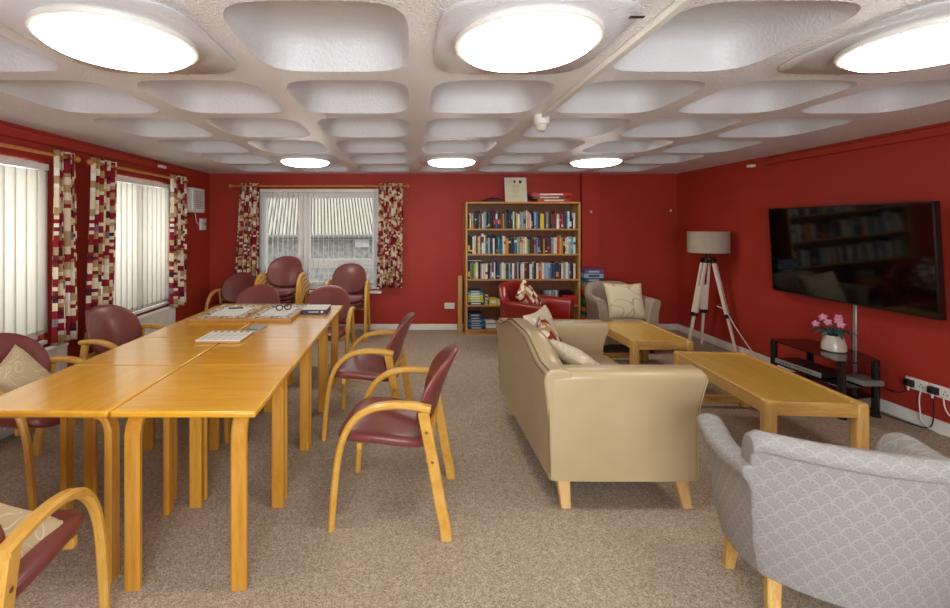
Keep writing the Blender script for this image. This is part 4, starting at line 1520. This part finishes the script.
# book laid across the top of the third row, left
hz = max(o.location.z + max(v.co.z for v in o.data.vertices) for o in bpy.data.objects if o.get('group') == 'books on the third shelf' and o.location.x < LX0 + 0.20)
flatbox('book', 'thin grey book laid flat on top of the third row, left end', 'book', 'grey', LX0 + 0.01, LX0 + 0.20, BY0 + 0.02, BY0 + 0.16, hz + 0.0005, hz + 0.017)

# on top of the bookcase
cf = thing('framed_certificate', 'cream certificate in a white frame standing on the bookcase', 'picture frame', (1.48, 6.12, BZ + 0.001), 0.02)
cf.rotation_euler = (math.radians(-9), 0, math.radians(1.5))
f = MB()
f.box(-0.155, -0.138, 0, 0.018, 0, 0.355).box(0.138, 0.155, 0, 0.018, 0, 0.355).box(-0.138, 0.138, 0, 0.018, 0, 0.017).box(-0.138, 0.138, 0, 0.018, 0.338, 0.355)
f.build('frame', 'white_paint', cf, 0.003)
pp = bx('certificate', 'paper_cream', -0.138, 0.138, 0.006, 0.014, 0.017, 0.338, cf)
ln = MB()
bx('emblem', 'ink_black', -0.028, 0.0, 0.0048, 0.006, 0.282, 0.312, pp)
bx('emblem', 'ink_black', 0.05, 0.085, 0.0048, 0.006, 0.275, 0.315, pp)
ln = MB()
random.seed(11)
for k in range(9):
    q = random.uniform(0.03, 0.08)
    ln.box(-q, q * random.uniform(0.6, 1.0), 0.005, 0.006, 0.245 - k * 0.021, 0.249 - k * 0.021)
ln.build('writing', 'paper_grey', pp)
flatbox('game_box', 'bottom red game box of the small pile on the bookcase', 'box', 'red', 1.74, 2.20, 6.0, 6.23, BZ + 0.001, BZ + 0.042, 'game boxes on the bookcase', 'game_red', 'paper_white')
flatbox('game_box', 'dark game box with cream stripe in the pile on the bookcase', 'box', 'black', 1.68, 2.13, 6.0, 6.22, BZ + 0.042, BZ + 0.082, 'game boxes on the bookcase', 'cover_brown', 'paper_cream')
flatbox('game_box', 'topmost red game box of the small pile on the bookcase', 'box', 'red', 1.66, 2.21, 6.0, 6.22, BZ + 0.082, BZ + 0.124, 'game boxes on the bookcase', 'game_red', 'paper_white')
bgm = MB()
rings = []
for k in range(9):
    q = k / 8
    hh_ = 0.075 * math.sin(PI * (0.08 + 0.84 * q)) ** 0.7 * (0.7 + 0.3 * q)
    rings.append([(-0.14 + 0.28 * q, yy, zz) for yy, zz in ((0.0, 0.0), (0.0, hh_ * 0.6), (0.05, hh_), (0.12, hh_ * 0.9), (0.16, hh_ * 0.5), (0.16, 0.0))])
bgm.loft(rings)
o = bgm.build('soft_pouch', 'stain_brown', None, 0.01, 3, angle=60)
o.location = (1.14, 6.03, BZ + 0.001)
tag(o, 'dark brown soft pouch lying on the bookcase left of the certificate', 'pouch')
# board leaning beside the bookcase
tag(bx('wooden_board', 'shelf_oak_upright', 0.672, 0.728, 6.13, 6.275, 0.0, 0.79, bevel=0.003), 'narrow upright wooden board beside the left side of the bookcase', 'board')

# tower of board games beside the bookcase, floor to top
cols = ['navy_blue', 'green', 'dark_red', 'bright_blue', 'orange', 'bright_blue', 'orange', 'dark_green', 'green', 'dark_green', 'red', 'orange', 'grey', 'dark_teal', 'pale_blue', 'purple']
zs = 0.0
random.seed(5)
for i, c in enumerate(cols):
    hh_ = 0.0565
    j = random.uniform(-0.008, 0.008)
    flatbox('game_box', '%s game box in the tall tower right of the bookcase, %s from the top' % (c.replace('_', ' '), ordinal(len(cols) - i)), 'box', c, 2.335 + max(0, j), 2.585 + j, 5.88 + j, 6.17 + j, zs, zs + hh_, 'tower of game boxes', stripe='paper_grey' if i % 2 else 'cover_black')
    zs += hh_

# ------------------------------------------------------------------ things on the long table
ZT = 0.7425


def jig(label, x0, x1, y0, y1):
    t = thing('jigsaw_board', label, 'board', ((x0 + x1) / 2, (y0 + y1) / 2, ZT), 0, 'jigsaw boards on the long table')
    hx, hy = (x1 - x0) / 2, (y1 - y0) / 2
    f = MB()
    f.box(-hx, hx, -hy, -hy + 0.012, 0, 0.026).box(-hx, hx, hy - 0.012, hy, 0, 0.026).box(-hx, -hx + 0.012, -hy + 0.012, hy - 0.012, 0, 0.026).box(hx - 0.012, hx, -hy + 0.012, hy - 0.012, 0, 0.026)
    f.build('rim', 'shelf_oak', t, 0.002)
    bx('puzzle_field', 'mosaic_print', -hx + 0.012, hx - 0.012, -hy + 0.012, hy - 0.012, 0.002, 0.018, t)
    bx('centre_sheet', 'paper_white', -hx * 0.55, hx * 0.6, -hy * 0.55, hy * 0.55, 0.018, 0.0215, t)
    return t


jig('patterned jigsaw board at the far table end, the one on the window side', -1.735, -1.31, 3.44, 4.09)
jig('patterned jigsaw board beside the navy box, with black spectacles lying on it', -1.305, -0.93, 3.44, 4.09)
pn = MB().cyl((-0.06, 0, 0.006), (0.06, 0.02, 0.006), 0.006, n=8).build('pen', 'ink_black')
pn.location = (-1.53, 3.86, ZT + 0.0215)
tag(pn, 'dark pen lying on the left jigsaw board', 'pen')
gl = thing('spectacles', 'black spectacles lying on the right jigsaw board', 'glasses', (-1.09, 3.80, ZT + 0.0225), 0.5)
for s in (-1, 1):
    pts = [(s * 0.036 + 0.028 * math.cos(2 * PI * k / 18), 0, 0.024 + 0.022 * math.sin(2 * PI * k / 18)) for k in range(19)]
    MB().tube(pts, 0.005, 6).build('rim', 'ink_black', gl)
    MB().tube(spline([(s * 0.064, 0, 0.03), (s * 0.068, 0.06, 0.03), (s * 0.066, 0.12, 0.02), (s * 0.06, 0.14, 0.004)]), 0.005, 6).build('temple', 'ink_black', gl)
MB().tube([(-0.01, 0, 0.03), (0, 0, 0.034), (0.01, 0, 0.03)], 0.004, 6).build('bridge', 'ink_black', gl)
nbx = thing('jigsaw_box', 'navy sided box with a white lid at the far right table corner', 'box', (-0.815, 3.85, ZT), 0.02)
bx('base', 'navy_card', -0.105, 0.105, -0.115, 0.115, 0, 0.038, nbx, 0.002)
bx('lid', 'paper_white', -0.105, 0.105, -0.115, 0.115, 0.038, 0.040, nbx)
bx('printed_title', 'paper_white', -0.05, 0.035, -0.1162, -0.115, 0.016, 0.022, nbx)
bx('printed_emblem', 'paper_white', 0.055, 0.075, -0.1162, -0.115, 0.011, 0.028, nbx)
cal = thing('dotted_panel', 'flat pale panel with rows of dark dots on the middle of the long table', 'panel', (-1.235, 2.95, ZT), 0.0)
bx('panel', 'paper_white', -0.145, 0.145, -0.13, 0.13, 0.012, 0.018, cal, 0.002)
bx('wooden_base', 'shelf_oak', -0.145, 0.145, -0.13, 0.13, 0.0, 0.012, cal, 0.002)
for c_ in range(6):
    xx = -0.112 + c_ * 0.045
    bx('dark_square', 'ink_black', xx - 0.010, xx + 0.010, 0.085, 0.108, 0.018, 0.0188, cal)
for r in range(4):
    for c_ in range(6):
        xx, yy = -0.112 + c_ * 0.045, -0.095 + r * 0.042
        bx('printed_dash', 'paper_grey', xx - 0.012, xx + 0.012, yy - 0.004, yy + 0.004, 0.018, 0.0186, cal)
bk_ = thing('booklet', 'small grey-green booklet on the long table behind the dotted panel', 'booklet', (-1.12, 3.21, ZT), -0.12)
bx('cover', 'paper_grey', -0.045, 0.045, -0.085, 0.085, 0, 0.012, bk_, 0.002)
bx('print', 'cover_dark_teal', -0.04, 0.04, -0.08, -0.055, 0.012, 0.0128, bk_)
